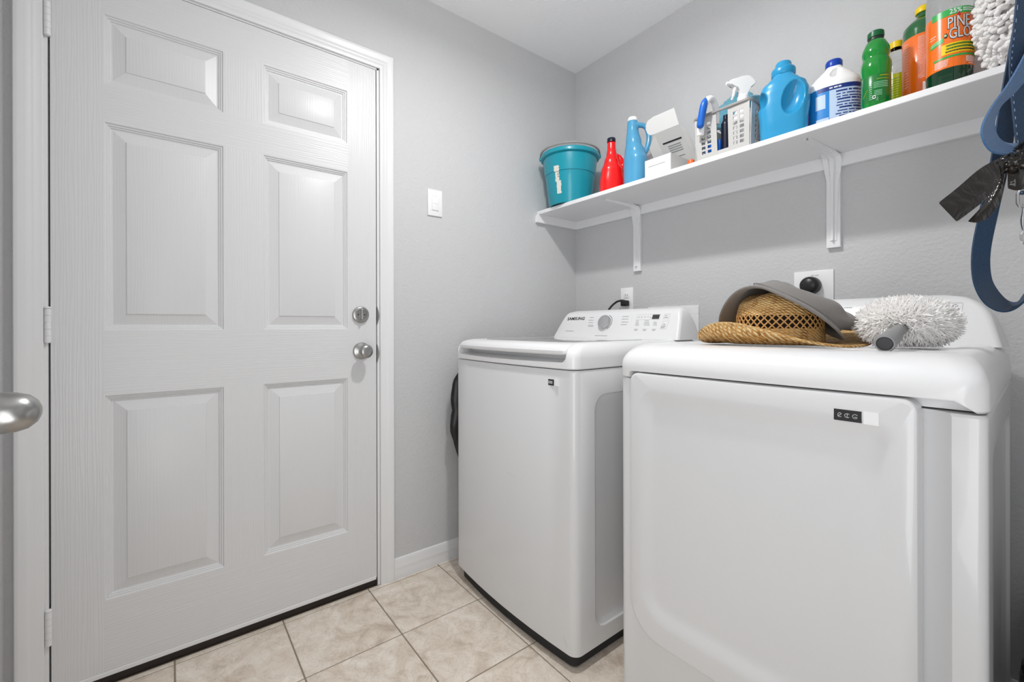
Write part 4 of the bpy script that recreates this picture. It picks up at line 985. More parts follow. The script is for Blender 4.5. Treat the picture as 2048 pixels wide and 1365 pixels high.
for k in range(13):
    z = 1.645 + k * 0.0063; a = A0 + 0.02 + rnd.uniform(0, 0.1)
    while a < -0.1:
        b = a + rnd.uniform(0.08, 0.45); jug_patch(bm, a, min(b, -0.06), z, z + (0.0022 if k % 3 else 0.0034), 0.0015, 4); a = b + 0.05
obj('printing', bm, 'label_navy', lb, kind='stuff')
bm = B()
for k in range(3): jug_patch(bm, A0 - 0.10 + 0.10 * k, A0 - 0.02 + 0.10 * k, 1.7315, 1.7345, 0.0016, 3)
obj('printing', bm, 'print_white', lb, kind='stuff')

# ------------------------------------------------------------------ green bottle
q = at(1753, 150, -0.225); gc = (q.x, q.y); ga = cam_angle(gc)
t = thing('green_bottle', (gc[0], gc[1], 1.6335), 'translucent green cleaner bottle with waisted neck and dark green cap', 'bottle')
bm = B(); prof = [(0.0005, 1.6340), (0.0271, 1.6340), (0.0305, 1.6367), (0.0317, 1.6429), (0.0305, 1.6500), (0.0328, 1.6572), (0.0328, 1.7304), (0.0339, 1.7438), (0.0350, 1.7554), (0.0343, 1.7688), (0.0305, 1.7795), (0.0283, 1.7849), (0.0294, 1.7893), (0.0313, 1.7983), (0.0305, 1.8107), (0.0256, 1.8233), (0.0223, 1.8313), (0.0155, 1.8375), (0.0145, 1.8464), (0.0005, 1.8464)]
lathe(bm, prof, (gc[0], gc[1], 0), 40, cap=False); obj('bottle_body', bm, 'green_plastic', t, smooth=60)
bm = B(); lathe(bm, [(0.0329, 1.6572), (0.0333, 1.6581), (0.0333, 1.7295), (0.0329, 1.7304)], (gc[0], gc[1], 0), 40, cap=False); lb = obj('label', bm, 'green_label', t)
for q_ in ((0.25, 0.95, 1.7228, 1.7255, 0), (0.05, 0.95, 1.7148, 1.7166, 0), (-0.95, -0.55, 1.6840, 1.6857, 0.02)):
    obj('label_stripe', arc_patch(B(), gc, 0.0333, ga + q_[0], ga + q_[1], q_[2], q_[3], slope=q_[4]), 'yellow_liquid', lb)
rows = [(ga - 0.15, ga + 0.85, 1.7072 - 0.0045 * k) for k in range(4)] + [(ga - 0.1, ga + 0.4, 1.6840 - 0.004 * k) for k in range(4)] + [(ga - 0.45, ga - 0.25, 1.7241 - 0.0055 * k) for k in range(12)]
obj('printing', wrap_lines(gc, 0.0333, rows, 0.0007, 0.0002, 4), 'label_mint', lb, kind='stuff')
bm = B(); arc_patch(bm, gc, 0.0334, ga - 0.22, ga - 0.02, 1.6635, 1.6724); sq = obj('recycle_mark', bm, 'print_white', lb)
bm = B(); arc_patch(bm, gc, 0.0338, ga - 0.17, ga - 0.07, 1.6657, 1.6702); obj('mark', bm, 'green_dark', sq)
bm = B(); lathe(bm, [(0.0135, 1.8367), (0.0175, 1.8375), (0.0175, 1.8429), (0.0135, 1.8442)], (gc[0], gc[1], 0), 28); obj('cap_ring', bm, 'print_dark', t)
bm = B(); lathe(bm, [(0.0005, 1.8442), (0.0185, 1.8442), (0.0190, 1.8474), (0.0185, 1.8590), (0.016, 1.8617), (0.0005, 1.8621)], (gc[0], gc[1], 0), 28); obj('cap', bm, 'cap_green', t)

# ------------------------------------------------------------------ yellow bottle at the back
q = at(1794, 150, -0.055); yc = (q.x, q.y)
t = thing('yellow_bottle', (yc[0], yc[1], 1.6335), 'half full clear bottle of yellow cleaner behind the green bottle', 'bottle')
bm = bottle_body([(1.634, 0.024, 0.024), (1.639, 0.027, 0.027), (1.79, 0.027, 0.027)], yc, 2.2, 30); obj('liquid', bm, 'yellow_liquid', t)
bm = bottle_body([(1.7902, 0.027, 0.027), (1.815, 0.026, 0.026), (1.85, 0.017, 0.017), (1.865, 0.013, 0.013), (1.875, 0.013, 0.013)], yc, 2.2, 30); obj('bottle_body', bm, 'clear_plastic', t)
bm = B(); lathe(bm, [(0.0005, 1.875), (0.016, 1.875), (0.016, 1.893), (0.0005, 1.895)], (yc[0], yc[1], 0), 22); obj('cap', bm, 'yellow', t)
ya = cam_angle(yc)
obj('printing', wrap_lines(yc, 0.0272, [(ya - 1.2, ya + 0.3, 1.775 - 0.007 * k) for k in range(14)], 0.0007, 0.0003, 9), 'green_label', t, kind='stuff')

# ------------------------------------------------------------------ orange labelled bottle, back
q = at(1849, 110, -0.110); oc = (q.x, q.y); oa = cam_angle(oc)
t = thing('orange_label_bottle', (oc[0], oc[1], 1.6335), 'dark green bottle with orange label and yellow cap, standing at the back', 'bottle')
bm = B(); lathe(bm, [(0.0005, 1.634), (0.042, 1.634), (0.046, 1.638), (0.0465, 1.648), (0.0452, 1.652), (0.0465, 1.658), (0.0460, 1.668), (0.0465, 1.672), (0.0465, 1.847), (0.0452, 1.856), (0.0456, 1.864), (0.0440, 1.880), (0.0330, 1.893), (0.0200, 1.903), (0.0155, 1.910), (0.0155, 1.920), (0.0005, 1.920)], (oc[0], oc[1], 0), 40, cap=False); obj('bottle_body', bm, 'green_upper', t, smooth=60)
bm = B(); lathe(bm, [(0.0465, 1.676), (0.0472, 1.677), (0.0472, 1.844), (0.0465, 1.845)], (oc[0], oc[1], 0), 40, cap=False); lb = obj('label', bm, 'label_orange', t)
rows = [(oa - 0.25, oa + 0.35, 1.835 - 0.0042 * k) for k in range(28)] + [(oa - 1.0, oa - 0.75, 1.83 - 0.008 * k) for k in range(16)]
obj('printing', wrap_lines(oc, 0.0472, rows, 0.0006, 0.0002, 13), 'print_white', lb, kind='stuff')
bm = B(); arc_patch(bm, oc, 0.0474, oa - 0.05, oa + 0.45, 1.682, 1.708); bc_ = obj('barcode', bm, 'print_white', lb)
bm = B(); rnd = random.Random(2); a = oa + 0.08
while a < oa + 0.40:
    w_ = rnd.choice((0.008, 0.014, 0.022)); arc_patch(bm, oc, 0.0479, a, a + w_, 1.686, 1.706, n=2); a += w_ + rnd.choice((0.010, 0.016))
obj('bars', bm, 'print_dark', bc_, kind='stuff')
bm = B(); lathe(bm, [(0.0005, 1.919), (0.018, 1.919), (0.0185, 1.922), (0.0185, 1.930), (0.0175, 1.934), (0.012, 1.939), (0.0005, 1.941)], (oc[0], oc[1], 0), 28); obj('cap', bm, 'yellow', t, smooth=50)

# ------------------------------------------------------------------ orange labelled bottle, front
q = at(1900, 100, -0.205); fc = (q.x, q.y); fa = cam_angle(fc); FR = 0.0450
t = thing('orange_label_bottle', (fc[0], fc[1], 1.6335), 'largest green bottle with orange label in large white lettering, at the shelf front', 'bottle')
bm = B(); lathe(bm, [(0.0005, 1.634), (0.0403, 1.634), (0.0439, 1.639), (0.0450, 1.648), (0.0441, 1.653), (0.0452, 1.660), (0.0443, 1.667), (0.0448, 1.672), (0.0448, 1.700), (0.0005, 1.700)], (fc[0], fc[1], 0), 48, cap=False); obj('bottle_base', bm, 'green_dark', t, smooth=60)
bm = B(); lathe(bm, [(0.0005, 1.7005), (0.0448, 1.7005), (0.0448, 1.862), (0.0432, 1.885), (0.0374, 1.905), (0.0274, 1.922), (0.022, 1.934), (0.0165, 1.942), (0.0165, 1.955), (0.0005, 1.955)], (fc[0], fc[1], 0), 48, cap=False); obj('bottle_body', bm, 'clear_plastic', t, smooth=60)
bm = B(); lathe(bm, [(0.0005, 1.955), (0.019, 1.955), (0.0195, 1.958), (0.0195, 1.970), (0.013, 1.977), (0.0005, 1.979)], (fc[0], fc[1], 0), 28); obj('cap', bm, 'yellow', t)
bm = B(); lathe(bm, [(0.0446, 1.684), (FR + 0.0004, 1.685), (FR + 0.0004, 1.8245), (0.0446, 1.825)], (fc[0], fc[1], 0), 56, cap=False); lb = obj('label', bm, 'label_orange', t)
R2 = FR + 0.0004
bm = B(); arc_patch(bm, fc, R2, fa - 0.75, fa + 1.75, 1.8135, 1.8300, 0.0005, 30); gb = obj('label_band', bm, 'label_green', lb)
obj('lettering', wrap_text('25%', 0.0165, fc, R2 + 0.0006, fa + 0.26, 1.8218, 0.0002, 0.85), 'print_white', gb, smooth=0)
obj('printing', wrap_lines(fc, R2 + 0.0006, [(fa + 0.56, fa + 1.25, 1.825), (fa + 0.56, fa + 1.25, 1.820)], 0.0014, 0, 6), 'print_white', gb, kind='stuff')
for s_, sz, a_, z_ in (('PINE', 0.0400, fa + 0.40, 1.7930), ('GLO', 0.0385, fa + 0.45, 1.7655)):
    o_ = obj('lettering', wrap_text(s_, sz, fc, R2 + 0.0004, a_, z_, 0.0013, 0.56), 'print_dark', lb, smooth=0)
    obj('lettering_face', wrap_text(s_, sz, fc, R2 + 0.0010, a_, z_, 0.0001, 0.56), 'print_silver', o_, smooth=0)
bm = B(); a_ = fa + 0.38; loft(bm, [[(fc[0] + (R2 + o) * math.cos(a), fc[1] + (R2 + o) * math.sin(a), z) for a, z in ((a_ - 0.09, 1.8085), (a_ + 0.09, 1.8085), (a_, 1.8185))] for o in (0.0, 0.0014)]); obj('triangle_mark', bm, 'label_red', lb, smooth=0)
bm = B(); ell(bm, (fc[0] + (R2) * math.cos(fa - 0.14), fc[1] + R2 * math.sin(fa - 0.14), 1.7655), (0.0035, 0.0035, 0.0062), None, 12, 8); dm = obj('drop_mark', bm, 'print_dark', lb)
bm = B(); ell(bm, (fc[0] + (R2 + 0.001) * math.cos(fa - 0.14), fc[1] + (R2 + 0.001) * math.sin(fa - 0.14), 1.7652), (0.003, 0.003, 0.0042), None, 12, 8); obj('drop_face', bm, 'label_mint', dm)
bm = B(); arc_patch(bm, fc, R2, fa - 0.32, fa + 1.7, 1.7180, 1.7440, 0.0005, 20); yb = obj('label_patch', bm, 'yellow', lb)
obj('printing', wrap_lines(fc, R2 + 0.0006, [(fa - 0.12, fa + 1.2, 1.7385), (fa - 0.12, fa + 1.2, 1.7310)], 0.0019, 0, 21), 'green_label', yb, kind='stuff')
obj('printing', wrap_lines(fc, R2 + 0.0006, [(fa - 0.15, fa + 1.2, 1.7235)], 0.0015, 0, 22), 'print_dark', yb, kind='stuff')
bm = B(); arc_patch(bm, fc, R2, fa - 0.70, fa + 1.7, 1.7085, 1.7135, 0.0005, 20); obj('label_stripe', bm, 'label_green', lb)
bm = B(); arc_patch(bm, fc, R2, fa - 0.85, fa - 0.22, 1.7480, 1.7600, 0.0005, 8, 0.006); gs_ = obj('label_patch', bm, 'label_green', lb)
obj('printing', wrap_lines(fc, R2 + 0.0006, [(fa - 0.80, fa - 0.28, 1.755), (fa - 0.80, fa - 0.28, 1.7505)], 0.0012, 0, 23, 0.012), 'label_mint', gs_, kind='stuff')
obj('printing', wrap_lines(fc, R2 + 0.0002, [(fa - 0.62, fa - 0.02 - 0.02 * k, 1.7045 - 0.0036 * k) for k in range(5)] + [(fa + 0.72, fa + 1.2, 1.705 - 0.003 * k) for k in range(5)] + [(fa - 0.85, fa - 0.55, 1.776), (fa - 0.88, fa - 0.6, 1.770), (fa + 0.85, fa + 1.2, 1.6885)], 0.0008, 0, 24), 'print_white', lb, kind='stuff')

# ------------------------------------------------------------------ chenille mop head on the shelf end
mc = Vector((1.640, -0.222, 1.765))
t = thing('mop_head', (1.63, -0.165, 1.634), 'fluffy white chenille mop head at the right end of the shelf', 'mop')
bm = lumpy(mc, (0.048, 0.095, 0.125), 0.08, 2.0, 1.0, 28, 18, flat=1.6345); obj('core', bm, 'chenille', t)
bm = B(); rnd = random.Random(17)
for k in range(1300):
    u = rnd.uniform(-1, 1); a = rnd.uniform(0, 2 * PI); s_ = math.sqrt(1 - u * u)
    d = Vector((s_ * math.cos(a), s_ * math.sin(a), u))
    if d.dot((CAM - mc).normalized()) < -0.25: continue
    p0 = mc + Vector((d.x * 0.050, d.y * 0.094, d.z * 0.122)); L = rnd.uniform(0.014, 0.024)
    g_ = (d + Vector((rnd.uniform(-.6, .6), rnd.uniform(-.6, .6), rnd.uniform(-.8, .2)))).normalized()
    p2 = p0 + g_ * L; p1 = p0 + d * L * 0.5 + (g_ * L - d * L) * 0.2
    r = rnd.uniform(0.0050, 0.0068)
    if any(math.hypot(q_.x - fc[0], q_.y - fc[1]) < 0.0458 + r for q_ in (p0, p1, p2)): continue
    if min(p0.z, p2.z) < 1.6345 + r:
        if p0.x < SXR + 0.005: p2.z = max(p2.z, 1.635 + r); p1.z = max(p1.z, 1.635 + r); p0.z = max(p0.z, 1.635 + r)
    tube(bm, [p0, p1, p2, p2 + (p2 - p1).normalized() * r * 0.7], [r * 0.8, r, r, r * 0.45], 6)
obj('chenille_fingers', bm, 'chenille', t, kind='stuff', smooth=70)

# ------------------------------------------------------------------ straw hat on the dryer
def straw_mat():
    m = mat('straw', '#c79a5e', 0.65)
    n, l, b = nodes(m)
    v = coords(m, (1, 1, 1), (0, 0, YAW))
    ws = []
    for rot in ((0.0, 0.8, 0.0), (0.0, -0.8, 0.0)):
        w_ = n.new('ShaderNodeTexWave'); w_.wave_type = 'BANDS'; w_.bands_direction = 'DIAGONAL' if rot[1] > 0 else 'X'
        w_.inputs['Scale'].default_value = 60; w_.inputs['Distortion'].default_value = 3.0; w_.inputs['Detail'].default_value = 2
        mp = n.new('ShaderNodeMapping'); mp.inputs['Rotation'].default_value = rot; l.new(v, mp.inputs['Vector']); l.new(mp.outputs['Vector'], w_.inputs['Vector']); ws.append(w_)
    mx = n.new('ShaderNodeMath'); mx.operation = 'MULTIPLY'; l.new(ws[0].outputs['Fac'], mx.inputs[0]); l.new(ws[1].outputs['Fac'], mx.inputs[1])
    t1 = noise_tex(m, v, 55, 4, 0.6, 0.5)
    ad = n.new('ShaderNodeMath'); ad.operation = 'ADD'; l.new(mx.outputs[0], ad.inputs[0]); l.new(t1.outputs['Fac'], ad.inputs[1])
    c = ramp(m, ad.outputs[0], [(0.35, '#8a5c2a'), (0.55, '#c8944f'), (0.80, '#e0b878'), (1.0, '#f0d6a4')])
    l.new(c, b.inputs['Base Color']); add_bump(m, ad.outputs[0], 0.8, 0.004)
straw_mat(); mat('straw_dark', '#1a0f06', 0.9); mat('straw_strand', '#cfa063', 0.6)
HZ = 0.9895
hc = CAM + ray(1558, CY) * 1.105; hc.z = HZ
def hp_(a, b, z): return hc + VR * a + VF * b + Vector((0, 0, z))
t = thing('straw_hat', (hc.x, hc.y, HZ), 'woven straw cowboy hat with open weave band lying on the dryer', 'hat')
TH0 = math.radians(205)      # direction of one rolled side, seen from above, 0 = right of view
def brim_z(th, s):
    c2 = math.cos(th - TH0) ** 2
    lift = 0.050 * c2 ** 1.3 if math.cos(th - TH0) > 0 else 0.036 * c2
    return 0.004 + lift * s ** 1.7 - 0.002 * (1 - c2) * s
rings = []; NB = 72
for j in range(9):
    s = j / 8; ring = []
    for i in range(NB):
        th = 2 * PI * i / NB
        ra, rb = lerp(0.100, 0.200, s), lerp(0.082, 0.150, s)
        c2 = max(0, math.cos(th - TH0)) ** 2
        ra2, rb2 = ra - 0.016 * s ** 2 * c2, rb - 0.012 * s ** 2 * c2
        ring.append(hp_(ra2 * math.cos(th), rb2 * math.sin(th), brim_z(th, s)))
    rings.append(ring)
bm = B(); loft(bm, rings, False, False)
bm = eval_mods(bm, [('SOLIDIFY', dict(thickness=0.004, offset=0.0)), ('SUBSURF', dict(levels=1))]); obj('brim', bm, 'straw', t, smooth=80)
bm = B(); tube(bm, rings[-1] + rings[-1][:1], 0.0032, 8, cap=False); obj('brim_edge', bm, 'straw', t)
def crown_ring(z, k, cr=0.0):
    out = []
    for i in range(NB):
        th = 2 * PI * i / NB
        zz = z - cr * math.exp(-(math.sin(th - TH0 - PI / 2 + PI / 2) * 2.2) ** 2) * 0
        out.append(hp_(0.101 * k * math.cos(th), 0.083 * k * math.sin(th), zz))
    return out
bm = B(); rs = [crown_ring(0.004, 1.0), crown_ring(0.020, 1.0), crown_ring(0.041, 0.985)]
loft(bm, rs, False, False); obj('crown_base', eval_mods(bm, [('SOLIDIFY', dict(thickness=0.003, offset=-1.0))]), 'straw', t, smooth=80)
bm = B(); rs = [crown_ring(0.073, 0.972), crown_ring(0.085, 0.955), crown_ring(0.102, 0.91), crown_ring(0.118, 0.82), crown_ring(0.129, 0.68), crown_ring(0.134, 0.50), crown_ring(0.133, 0.30), crown_ring(0.130, 0.10)]
for r_ in rs[3:]:
    for q_ in r_: 
        d_ = q_ - hc; u_ = d_.dot(VF); q_.z -= 0.016 * math.exp(-(u_ / 0.030) ** 2) * min(1, (q_.z - HZ - 0.10) / 0.03)
loft(bm, rs, False, True); obj('crown', eval_mods(bm, [('SOLIDIFY', dict(thickness=0.003, offset=-1.0))]), 'straw', t, smooth=80)
bm = B(); loft(bm, [crown_ring(0.030, 0.945), crown_ring(0.050, 0.94), crown_ring(0.080, 0.92)], False, False); obj('sweatband', bm, 'straw_dark', t, smooth=80)
bm = B(); NS = 36
for k in range(NS):
    for dr in (-1, 1):
        pts = []
        for j in range(4):
            s = j / 3; th = 2 * PI * (k + dr * (s - 0.5) * 1.9) / NS; kk = lerp(0.987, 0.976, s)
            pts.append(hp_((0.101 * kk - 0.001) * math.cos(th), (0.083 * kk - 0.001) * math.sin(th), lerp(0.040, 0.074, s)))
        tube(bm, pts, 0.0017, 5)
obj('open_weave_band', bm, 'straw_strand', t, kind='stuff')

# ------------------------------------------------------------------ gray fabric hat thrown over the straw hat
m = mat('hat_gray', '#7b7774', 0.85, sheen=0.2); tn = noise_tex(m, coords(m), 900, 2, 0.6); add_bump(m, tn.outputs['Fac'], 0.25, 0.001)
m = mat('hat_shaded_side', '#6b5c4f', 0.9)  # inner side of the gray fabric, shadow and straw bounce put into its brown
g1 = (VR * 0.85 - Vector((0, 0, 0.53)) + VF * 0.02).normalized(); g2 = (VF * 0.975 + Vector((0, 0, 0.22))).normalized(); g3 = g1.cross(g2).normalized()
if g3.z < 0: g3 = -g3
gc0 = atd(1641, 636, 0.975) + g2 * 0.118
t = thing('fabric_hat', (gc0.x, gc0.y, 1.0), 'gray fabric hat with wide drooping brim, thrown on top of the straw hat', 'hat')
NG = 72
def gsec(ra, rb, h, sh=0.0, droop=0.0, wav=0.0):
    out = []
    for i in range(NG):
        th = 2 * PI * i / NG; c_, s_ = math.cos(th), math.sin(th)
        p_ = gc0 + g1 * (ra * c_ + sh) + g2 * (rb * s_) + g3 * h
        w = max(0.0, math.cos(th - math.radians(128))) ** 2.0      # far left part of the brim droops behind the straw crown
        p_ += (-VR * 0.042 - Vector((0, 0, 0.112)) + VF * 0.02) * (w * droop)
        tip = max(0.0, math.cos(th - math.radians(186))) ** 8       # turned up tip
        p_ += (Vector((0, 0, 0.010)) + VF * 0.01) * tip * droop
        p_ += g3 * (wav * math.sin(3 * th + 0.8))
        out.append(p_)
    return out
rings = [gsec(0.130, 0.122, -0.002, 0.0, 1.0, 0.003), gsec(0.124, 0.118, 0.001, 0.0, 0.80, 0.003), gsec(0.117, 0.113, 0.003, 0.002, 0.55, 0.002), gsec(0.110, 0.107, 0.005, 0.005, 0.28, 0.002), gsec(0.105, 0.102, 0.009, 0.010, 0.06, 0.001), gsec(0.103, 0.100, 0.016, 0.016, 0, 0.001), gsec(0.108, 0.100, 0.028, 0.036, 0, 0.002), gsec(0.110, 0.096, 0.040, 0.052, 0, 0.003), gsec(0.100, 0.086, 0.047, 0.060, 0, 0.003), gsec(0.070, 0.066, 0.049, 0.060, 0, 0.002), gsec(0.035, 0.035, 0.048, 0.060, 0, 0.001)]
bm = B(); loft(bm, rings, False, True)
for v in bm.verts:      # creases in the collapsed crown
    d_ = v.co - gc0; h_ = d_.dot(g3)
    if h_ > 0.016: v.co += g3 * (0.014 * noise.noise(d_ * 26 + Vector((3.1, 0, 1.2)))) * min(1, (h_ - 0.016) / 0.02) + g1 * 0.010 * noise.noise(d_ * 18)
bm = eval_mods(bm, [('SUBSURF', dict(levels=1)), ('SOLIDIFY', dict(thickness=0.0028, offset=-1.0, material_offset=1))]); obj('hat_body', bm, ['hat_gray', 'hat_shaded_side'], t, smooth=80)
bm = B(); tube(bm, rings[0] + rings[0][:1], 0.0030, 8, cap=False); obj('brim_edge', bm, 'hat_gray', t)
seam = gsec(0.1042, 0.1012, 0.0125, 0.013, 0, 0.001); bm = B(); tube(bm, seam + seam[:1], 0.0012, 6, cap=False); obj('crown_seam', bm, 'hat_gray', t)

# ------------------------------------------------------------------ duster
m = mat('duster_fiber', (0.96, 0.945, 0.93), 0.9)
uc = CAM + ray(1812, 649) * 0.965
t = thing('duster', (uc.x, uc.y, 0.99), 'fluffy white duster with gray handle lying on the dryer beside the hats', 'duster')
MU = Matrix(((VR.x, VF.x, 0, 0), (VR.y, VF.y, 0, 0), (0, 0, 1, 0), (0, 0, 0, 1)))
bm = B(); ell(bm, uc, (0.077, 0.066, 0.040), MU, 28, 16); obj('core', bm, 'duster_fiber', t)
bm = B(); rnd = random.Random(23)
for k in range(4600):
    u = rnd.uniform(-1, 1); a = rnd.uniform(0, 2 * PI); s_ = math.sqrt(1 - u * u); d = Vector((s_ * math.cos(a), s_ * math.sin(a), u))
    p0 = uc + MU @ Vector((d.x * 0.075, d.y * 0.064, d.z * 0.039)); nrm_ = (MU @ Vector((d.x / 0.10, d.y / 0.075, d.z / 0.045))).normalized()
    L = rnd.uniform(0.014, 0.025); g_ = (nrm_ + Vector((rnd.uniform(-.7, .7), rnd.uniform(-.7, .7), rnd.uniform(-.6, .4)))).normalized()
    p1 = p0 + nrm_ * L * 0.5; p2 = p1 + g_ * L * 0.6
    for q_ in (p1, p2): q_.z = max(q_.z, 0.9915)
    sd = nrm_.cross(Vector((rnd.uniform(-1, 1), rnd.uniform(-1, 1), rnd.uniform(-1, 1)))).normalized(); s2 = nrm_.cross(sd) * 0.0013; sd = sd * 0.0016
    loft(bm, [[p0 + sd, p0 - sd * 0.5 + s2, p0 - sd * 0.5 - s2], [p1 + sd, p1 - sd * 0.5 + s2, p1 - sd * 0.5 - s2], [p2 + sd * 0.5, p2 - sd * 0.2 + s2 * 0.5, p2 - sd * 0.2 - s2 * 0.5]], False, True)
obj('fibers', bm, 'duster_fiber', t, kind='stuff', smooth=0)
mat('handle_gray', '#8c8c8c', 0.45); mat('handle_end', '#3a3a3c', 0.5)
ht = CAM + ray(1769, 690) * 0.815; hb = uc + (ht - uc) * 0.25; ax = (ht - hb).normalized()
MH = Matrix.Translation(hb) @ Vector((0, 0, 1)).rotation_difference(ax).to_matrix().to_4x4(); LH = (ht - hb).length
bm = B(); lathe(bm, [(0.0005, 0), (0.0125, 0), (0.0125, LH * 0.45), (0.0150, LH * 0.5), (0.0165, LH - 0.004), (0.0150, LH), (0.0128, LH), (0.0126, LH - 0.003), (0.0005, LH - 0.003)], n=28, M=MH, cap=False); hd = obj('handle', bm, 'handle_gray', t)
bm = B(); lathe(bm, [(0.0005, LH - 0.0028), (0.0126, LH - 0.0028), (0.0115, LH - 0.0012), (0.0005, LH - 0.001)], n=24, M=MH); obj('handle_end', bm, 'handle_end', hd)

# ------------------------------------------------------------------ blue leash hanging at the right
def webbing():
    m = mat('leash_blue', '#1f4670', 0.75, sheen=0.15); v = coords(m)
    t1 = noise_tex(m, v, 700, 2, 0.6); c = ramp(m, t1.outputs['Fac'], [(0.35, '#0b263f'), (0.65, '#1a4062')]); n, l, b = nodes(m); l.new(c, b.inputs['Base Color']); add_bump(m, t1.outputs['Fac'], 0.5, 0.002)
    m = mat('leash_light', '#3f6da0', 0.75, sheen=0.15); v = coords(m); t1 = noise_tex(m, v, 700, 2, 0.6); c = ramp(m, t1.outputs['Fac'], [(0.35, '#28507a'), (0.65, '#46709c')]); n, l, b = nodes(m); l.new(c, b.inputs['Base Color']); add_bump(m, t1.outputs['Fac'], 0.5, 0.002)
webbing(); mat('stitch', '#9fb2c8', 0.8)
def plastic_bag(name):
    m = mat(name, (0.014, 0.011, 0.009), 0.17, coat=0.0); v = coords(m); t1 = noise_tex(m, v, 26, 3, 0.5, 1.2); add_bump(m, t1.outputs['Fac'], 0.6, 0.010); return m
plastic_bag('black_film')
t = thing('dog_leash', tuple(atd(2040, 640, 0.75)), 'blue webbing leash hanging in loops with a chrome clasp, right of the dryer', 'leash')
def ribbon(rows, k=6, th=0.0026):
    """rows of (left px, left py, right px, right py, depth left, depth right): a strap given by its two edges"""
    Lp = smooth_path([atd(r[0], r[1], r[4]) for r in rows], k); Rp = smooth_path([atd(r[2], r[3], r[5]) for r in rows], k)
    bm = B(); rings = []
    for i, (a, b) in enumerate(zip(Lp, Rp)):
        j0, j1 = max(0, i - 1), min(len(Lp) - 1, i + 1); tg = ((Lp[j1] + Rp[j1]) - (Lp[j0] + Rp[j0])).normalized()
        n_ = (b - a).cross(tg).normalized() * th / 2
        rings.append([a + n_, b + n_, b - n_, a - n_])
    loft(bm, rings); return bm, Lp, Rp
main = [(2100, -900, 2135, -900, .80, .80), (2075, -300, 2112, -300, .79, .79), (2052, -60, 2092, -50, .78, .78), (2026, 70, 2064, 82, .775, .775), (2004, 190, 2040, 200, .77, .77), (1983, 320, 2019, 328, .77, .77), (1962, 415, 1998, 420, .77, .77), (1945, 500, 1981, 502, .77, .77), (1946, 560, 1981, 552, .77, .775), (1962, 600, 1992, 580, .77, .785), (1986, 621, 2014, 604, .765, .79), (2014, 626, 2036, 607, .76, .79), (2042, 612, 2052, 588, .755, .78), (2070, 575, 2086, 560, .75, .77), (2088, 500, 2116, 500, .75, .76), (2094, 330, 2126, 330, .75, .755)]
bm, Lp, Rp = ribbon(main); obj('strap', bm, 'leash_blue', t, smooth=60)
hand = [(2068, 70, 2096, 86, .735, .735), (2046, 120, 2068, 140, .72, .73), (2016, 172, 2034, 184, .71, .73), (1985, 215, 2003, 214, .70, .725), (1966, 252, 1990, 244, .69, .72), (1966, 280, 1992, 268, .685, .72), (1982, 304, 2002, 283, .685, .72), (2008, 311, 2018, 290, .69, .72), (2036, 309, 2040, 290, .70, .72)]
bm, Lh, Rh = ribbon(hand); lp = obj('loop_strap', bm, 'leash_light', t, smooth=60)
rt = [(2050, -160, 2098, -160, .76, .76), (2030, 40, 2078, 40, .75, .75), (2020, 130, 2072, 134, .745, .745), (2026, 220, 2074, 222, .74, .74), (2036, 310, 2078, 312, .735, .735), (2044, 360, 2084, 360, .735, .735), (2040, 392, 2082, 392, .735, .735)]
bm, Lr, Rr = ribbon(rt); wd = obj('strap', bm, 'leash_blue', t, smooth=60)
def stitches(Lp, Rp, f, parent, step=2):
    bm = B()
    for i in range(1, len(Lp) - 1, step):
        a = Lp[i].lerp(Rp[i], f); b = Lp[i + 1].lerp(Rp[i + 1], f); to = (CAM - a).normalized() * 0.0022
        tube(bm, [a + to, a.lerp(b, 0.35) + to], 0.0007, 4)
    obj('stitching', bm, 'stitch', parent, kind='stuff')
stitches(Lr, Rr, 0.08, wd, 1); stitches(Lh, Rh, 0.9, lp, 1)
bm = B()      # D ring and snap
c0 = atd(2047, 400, 0.735)
tube(bm, [c0 + VR * a + Vector((0, 0, b)) for a, b in ((0.012, 0.014), (-0.006, 0.014), (-0.009, 0.008), (-0.009, -0.008), (-0.006, -0.013), (0.012, -0.013), (0.012, 0.014))], 0.0021, 8); obj('d_ring', bm, 'chrome', t)
c1 = atd(2052, 446, 0.735); bm = B(); lathe(bm, [(0.0005, -0.016), (0.005, -0.014), (0.0065, -0.004), (0.0065, 0.004), (0.0050, 0.014), (0.0035, 0.030), (0.0005, 0.031)], tuple(c1), 16); tube(bm, smooth_path([c1 + VR * a + Vector((0, 0, b)) for a, b in ((0, -0.014), (-0.007, -0.022), (-0.006, -0.033), (0.003, -0.037), (0.010, -0.031))], 4), 0.0022, 8); obj('snap_hook', bm, 'chrome', t)
# ceiling hook that carries it
hk = (Lp[0] + Rp[0]) / 2
t = thing('ceiling_hook', (hk.x, hk.y, 2.38), 'small white hook in the ceiling carrying the blue leash', 'hook')
bm = B(); tube(bm, smooth_path([(hk.x, hk.y + 0.012, 2.4506), (hk.x, hk.y + 0.012, 2.41), (hk.x, hk.y + 0.004, 2.385), (hk.x, hk.y - 0.010, 2.378), (hk.x, hk.y - 0.022, 2.388), (hk.x, hk.y - 0.024, 2.402)], 5), 0.0035, 10); obj('hook', bm, 'plate_white', t)
bm = B(); lathe(bm, [(0.0005, 2.4506), (0.016, 2.4506), (0.014, 2.445), (0.0005, 2.444)], (hk.x, hk.y + 0.012, 0), 18); obj('hook_plate', bm, 'plate_white', t)
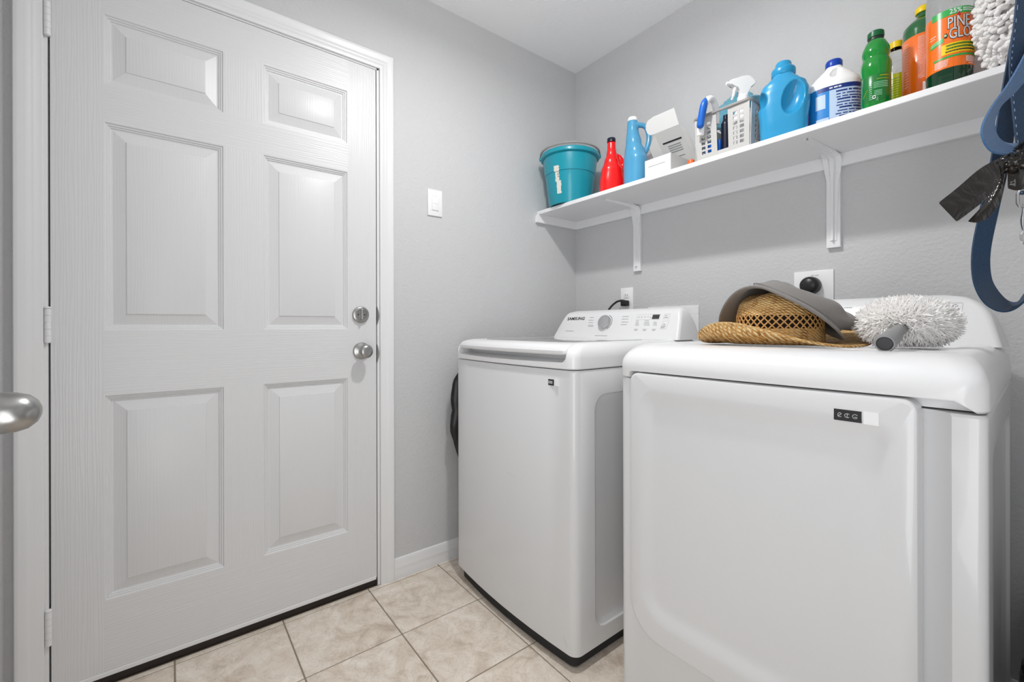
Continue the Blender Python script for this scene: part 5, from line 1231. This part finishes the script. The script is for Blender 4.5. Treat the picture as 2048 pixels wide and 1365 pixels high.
# black bags knotted on the leash
t = thing('waste_bags', tuple(atd(2020, 450, 0.70)), 'shiny black plastic bags knotted around the blue leash', 'bag')
kn = atd(2024, 330, 0.690)
def sheet(quads, seed, amp, name):
    """grid between two pixel edges; quads: rows of [(px, py, depth), ...] from knot outwards"""
    rows = []
    for r in quads: rows.append(smooth_path([atd(*q_) for q_ in r], 5))
    cols = len(rows[0]); grid = []
    for i in range(cols): grid.append(smooth_path([r[i] for r in rows], 6))
    bm = B(); vs = [[bm.verts.new(p_ + (CAM - p_).normalized() * amp * (noise.noise(p_ * 60 + Vector((seed, 0, 0))) + 0.6 * math.sin(i * 0.9 + seed))) for p_ in g_] for i, g_ in enumerate(grid)]
    for i in range(len(vs) - 1):
        for j in range(len(vs[0]) - 1): bm.faces.new((vs[i][j], vs[i + 1][j], vs[i + 1][j + 1], vs[i][j + 1]))
    bm = eval_mods(bm, [('SOLIDIFY', dict(thickness=0.0007, offset=0)), ('SUBSURF', dict(levels=1))]); obj(name, bm, 'black_film', t, smooth=80)
sheet([[(2000, 318, .686), (2006, 326, .682), (2014, 334, .684)], [(1960, 340, .680), (1975, 362, .672), (1996, 372, .678)], [(1915, 378, .676), (1938, 398, .668), (1972, 402, .674)], [(1877, 408, .672), (1896, 428, .664), (1914, 447, .670)]], 1.3, 0.0022, 'bag_tail')
sheet([[(2004, 330, .700), (2010, 334, .696), (2016, 336, .698)], [(1994, 366, .699), (2002, 372, .694), (2010, 372, .697)], [(1968, 410, .698), (1980, 416, .692), (1998, 412, .696)], [(1935, 446, .696), (1955, 448, .690), (1976, 440, .694)]], 4.1, 0.0018, 'bag_tail')
sheet([[(2020, 322, .694), (2030, 330, .690), (2046, 322, .694)], [(2016, 350, .692), (2032, 356, .684), (2060, 348, .690)], [(2016, 380, .690), (2036, 384, .684), (2066, 376, .690)]], 7.7, 0.003, 'bag_tail')
bm = lumpy(kn, (0.017, 0.012, 0.013), 0.55, 2.6, 2.2, 32, 20); obj('knot', bm, 'black_film', t, smooth=70)
bm = lumpy(atd(2046, 318, 0.70), (0.022, 0.014, 0.020), 0.5, 2.2, 5.2, 32, 20); obj('knot', bm, 'black_film', t, smooth=70)

# ------------------------------------------------------------------ black bags on the floor
bm = lumpy((1.748, -0.42, 0.225), (0.098, 0.20, 0.235), 0.20, 2.6, 8.1, 72, 48, flat=0.001)
for v in bm.verts: v.co.x = min(max(v.co.x, 1.6385), 1.862)
obj('trash_bag', bm, 'black_film', None, 'crumpled black trash bag on the floor right of the dryer', 'bag', smooth=70)
bm = lumpy((0.074, -0.722, 0.655), (0.034, 0.120, 0.250), 0.10, 1.6, 2.7, 40, 36)
for v in bm.verts: v.co.x = min(max(v.co.x, 0.002), 0.126)
obj('folded_bag', bm, 'plastic_black', None, 'black folded bag wedged between the washing machine and the wall', 'bag', smooth=70)
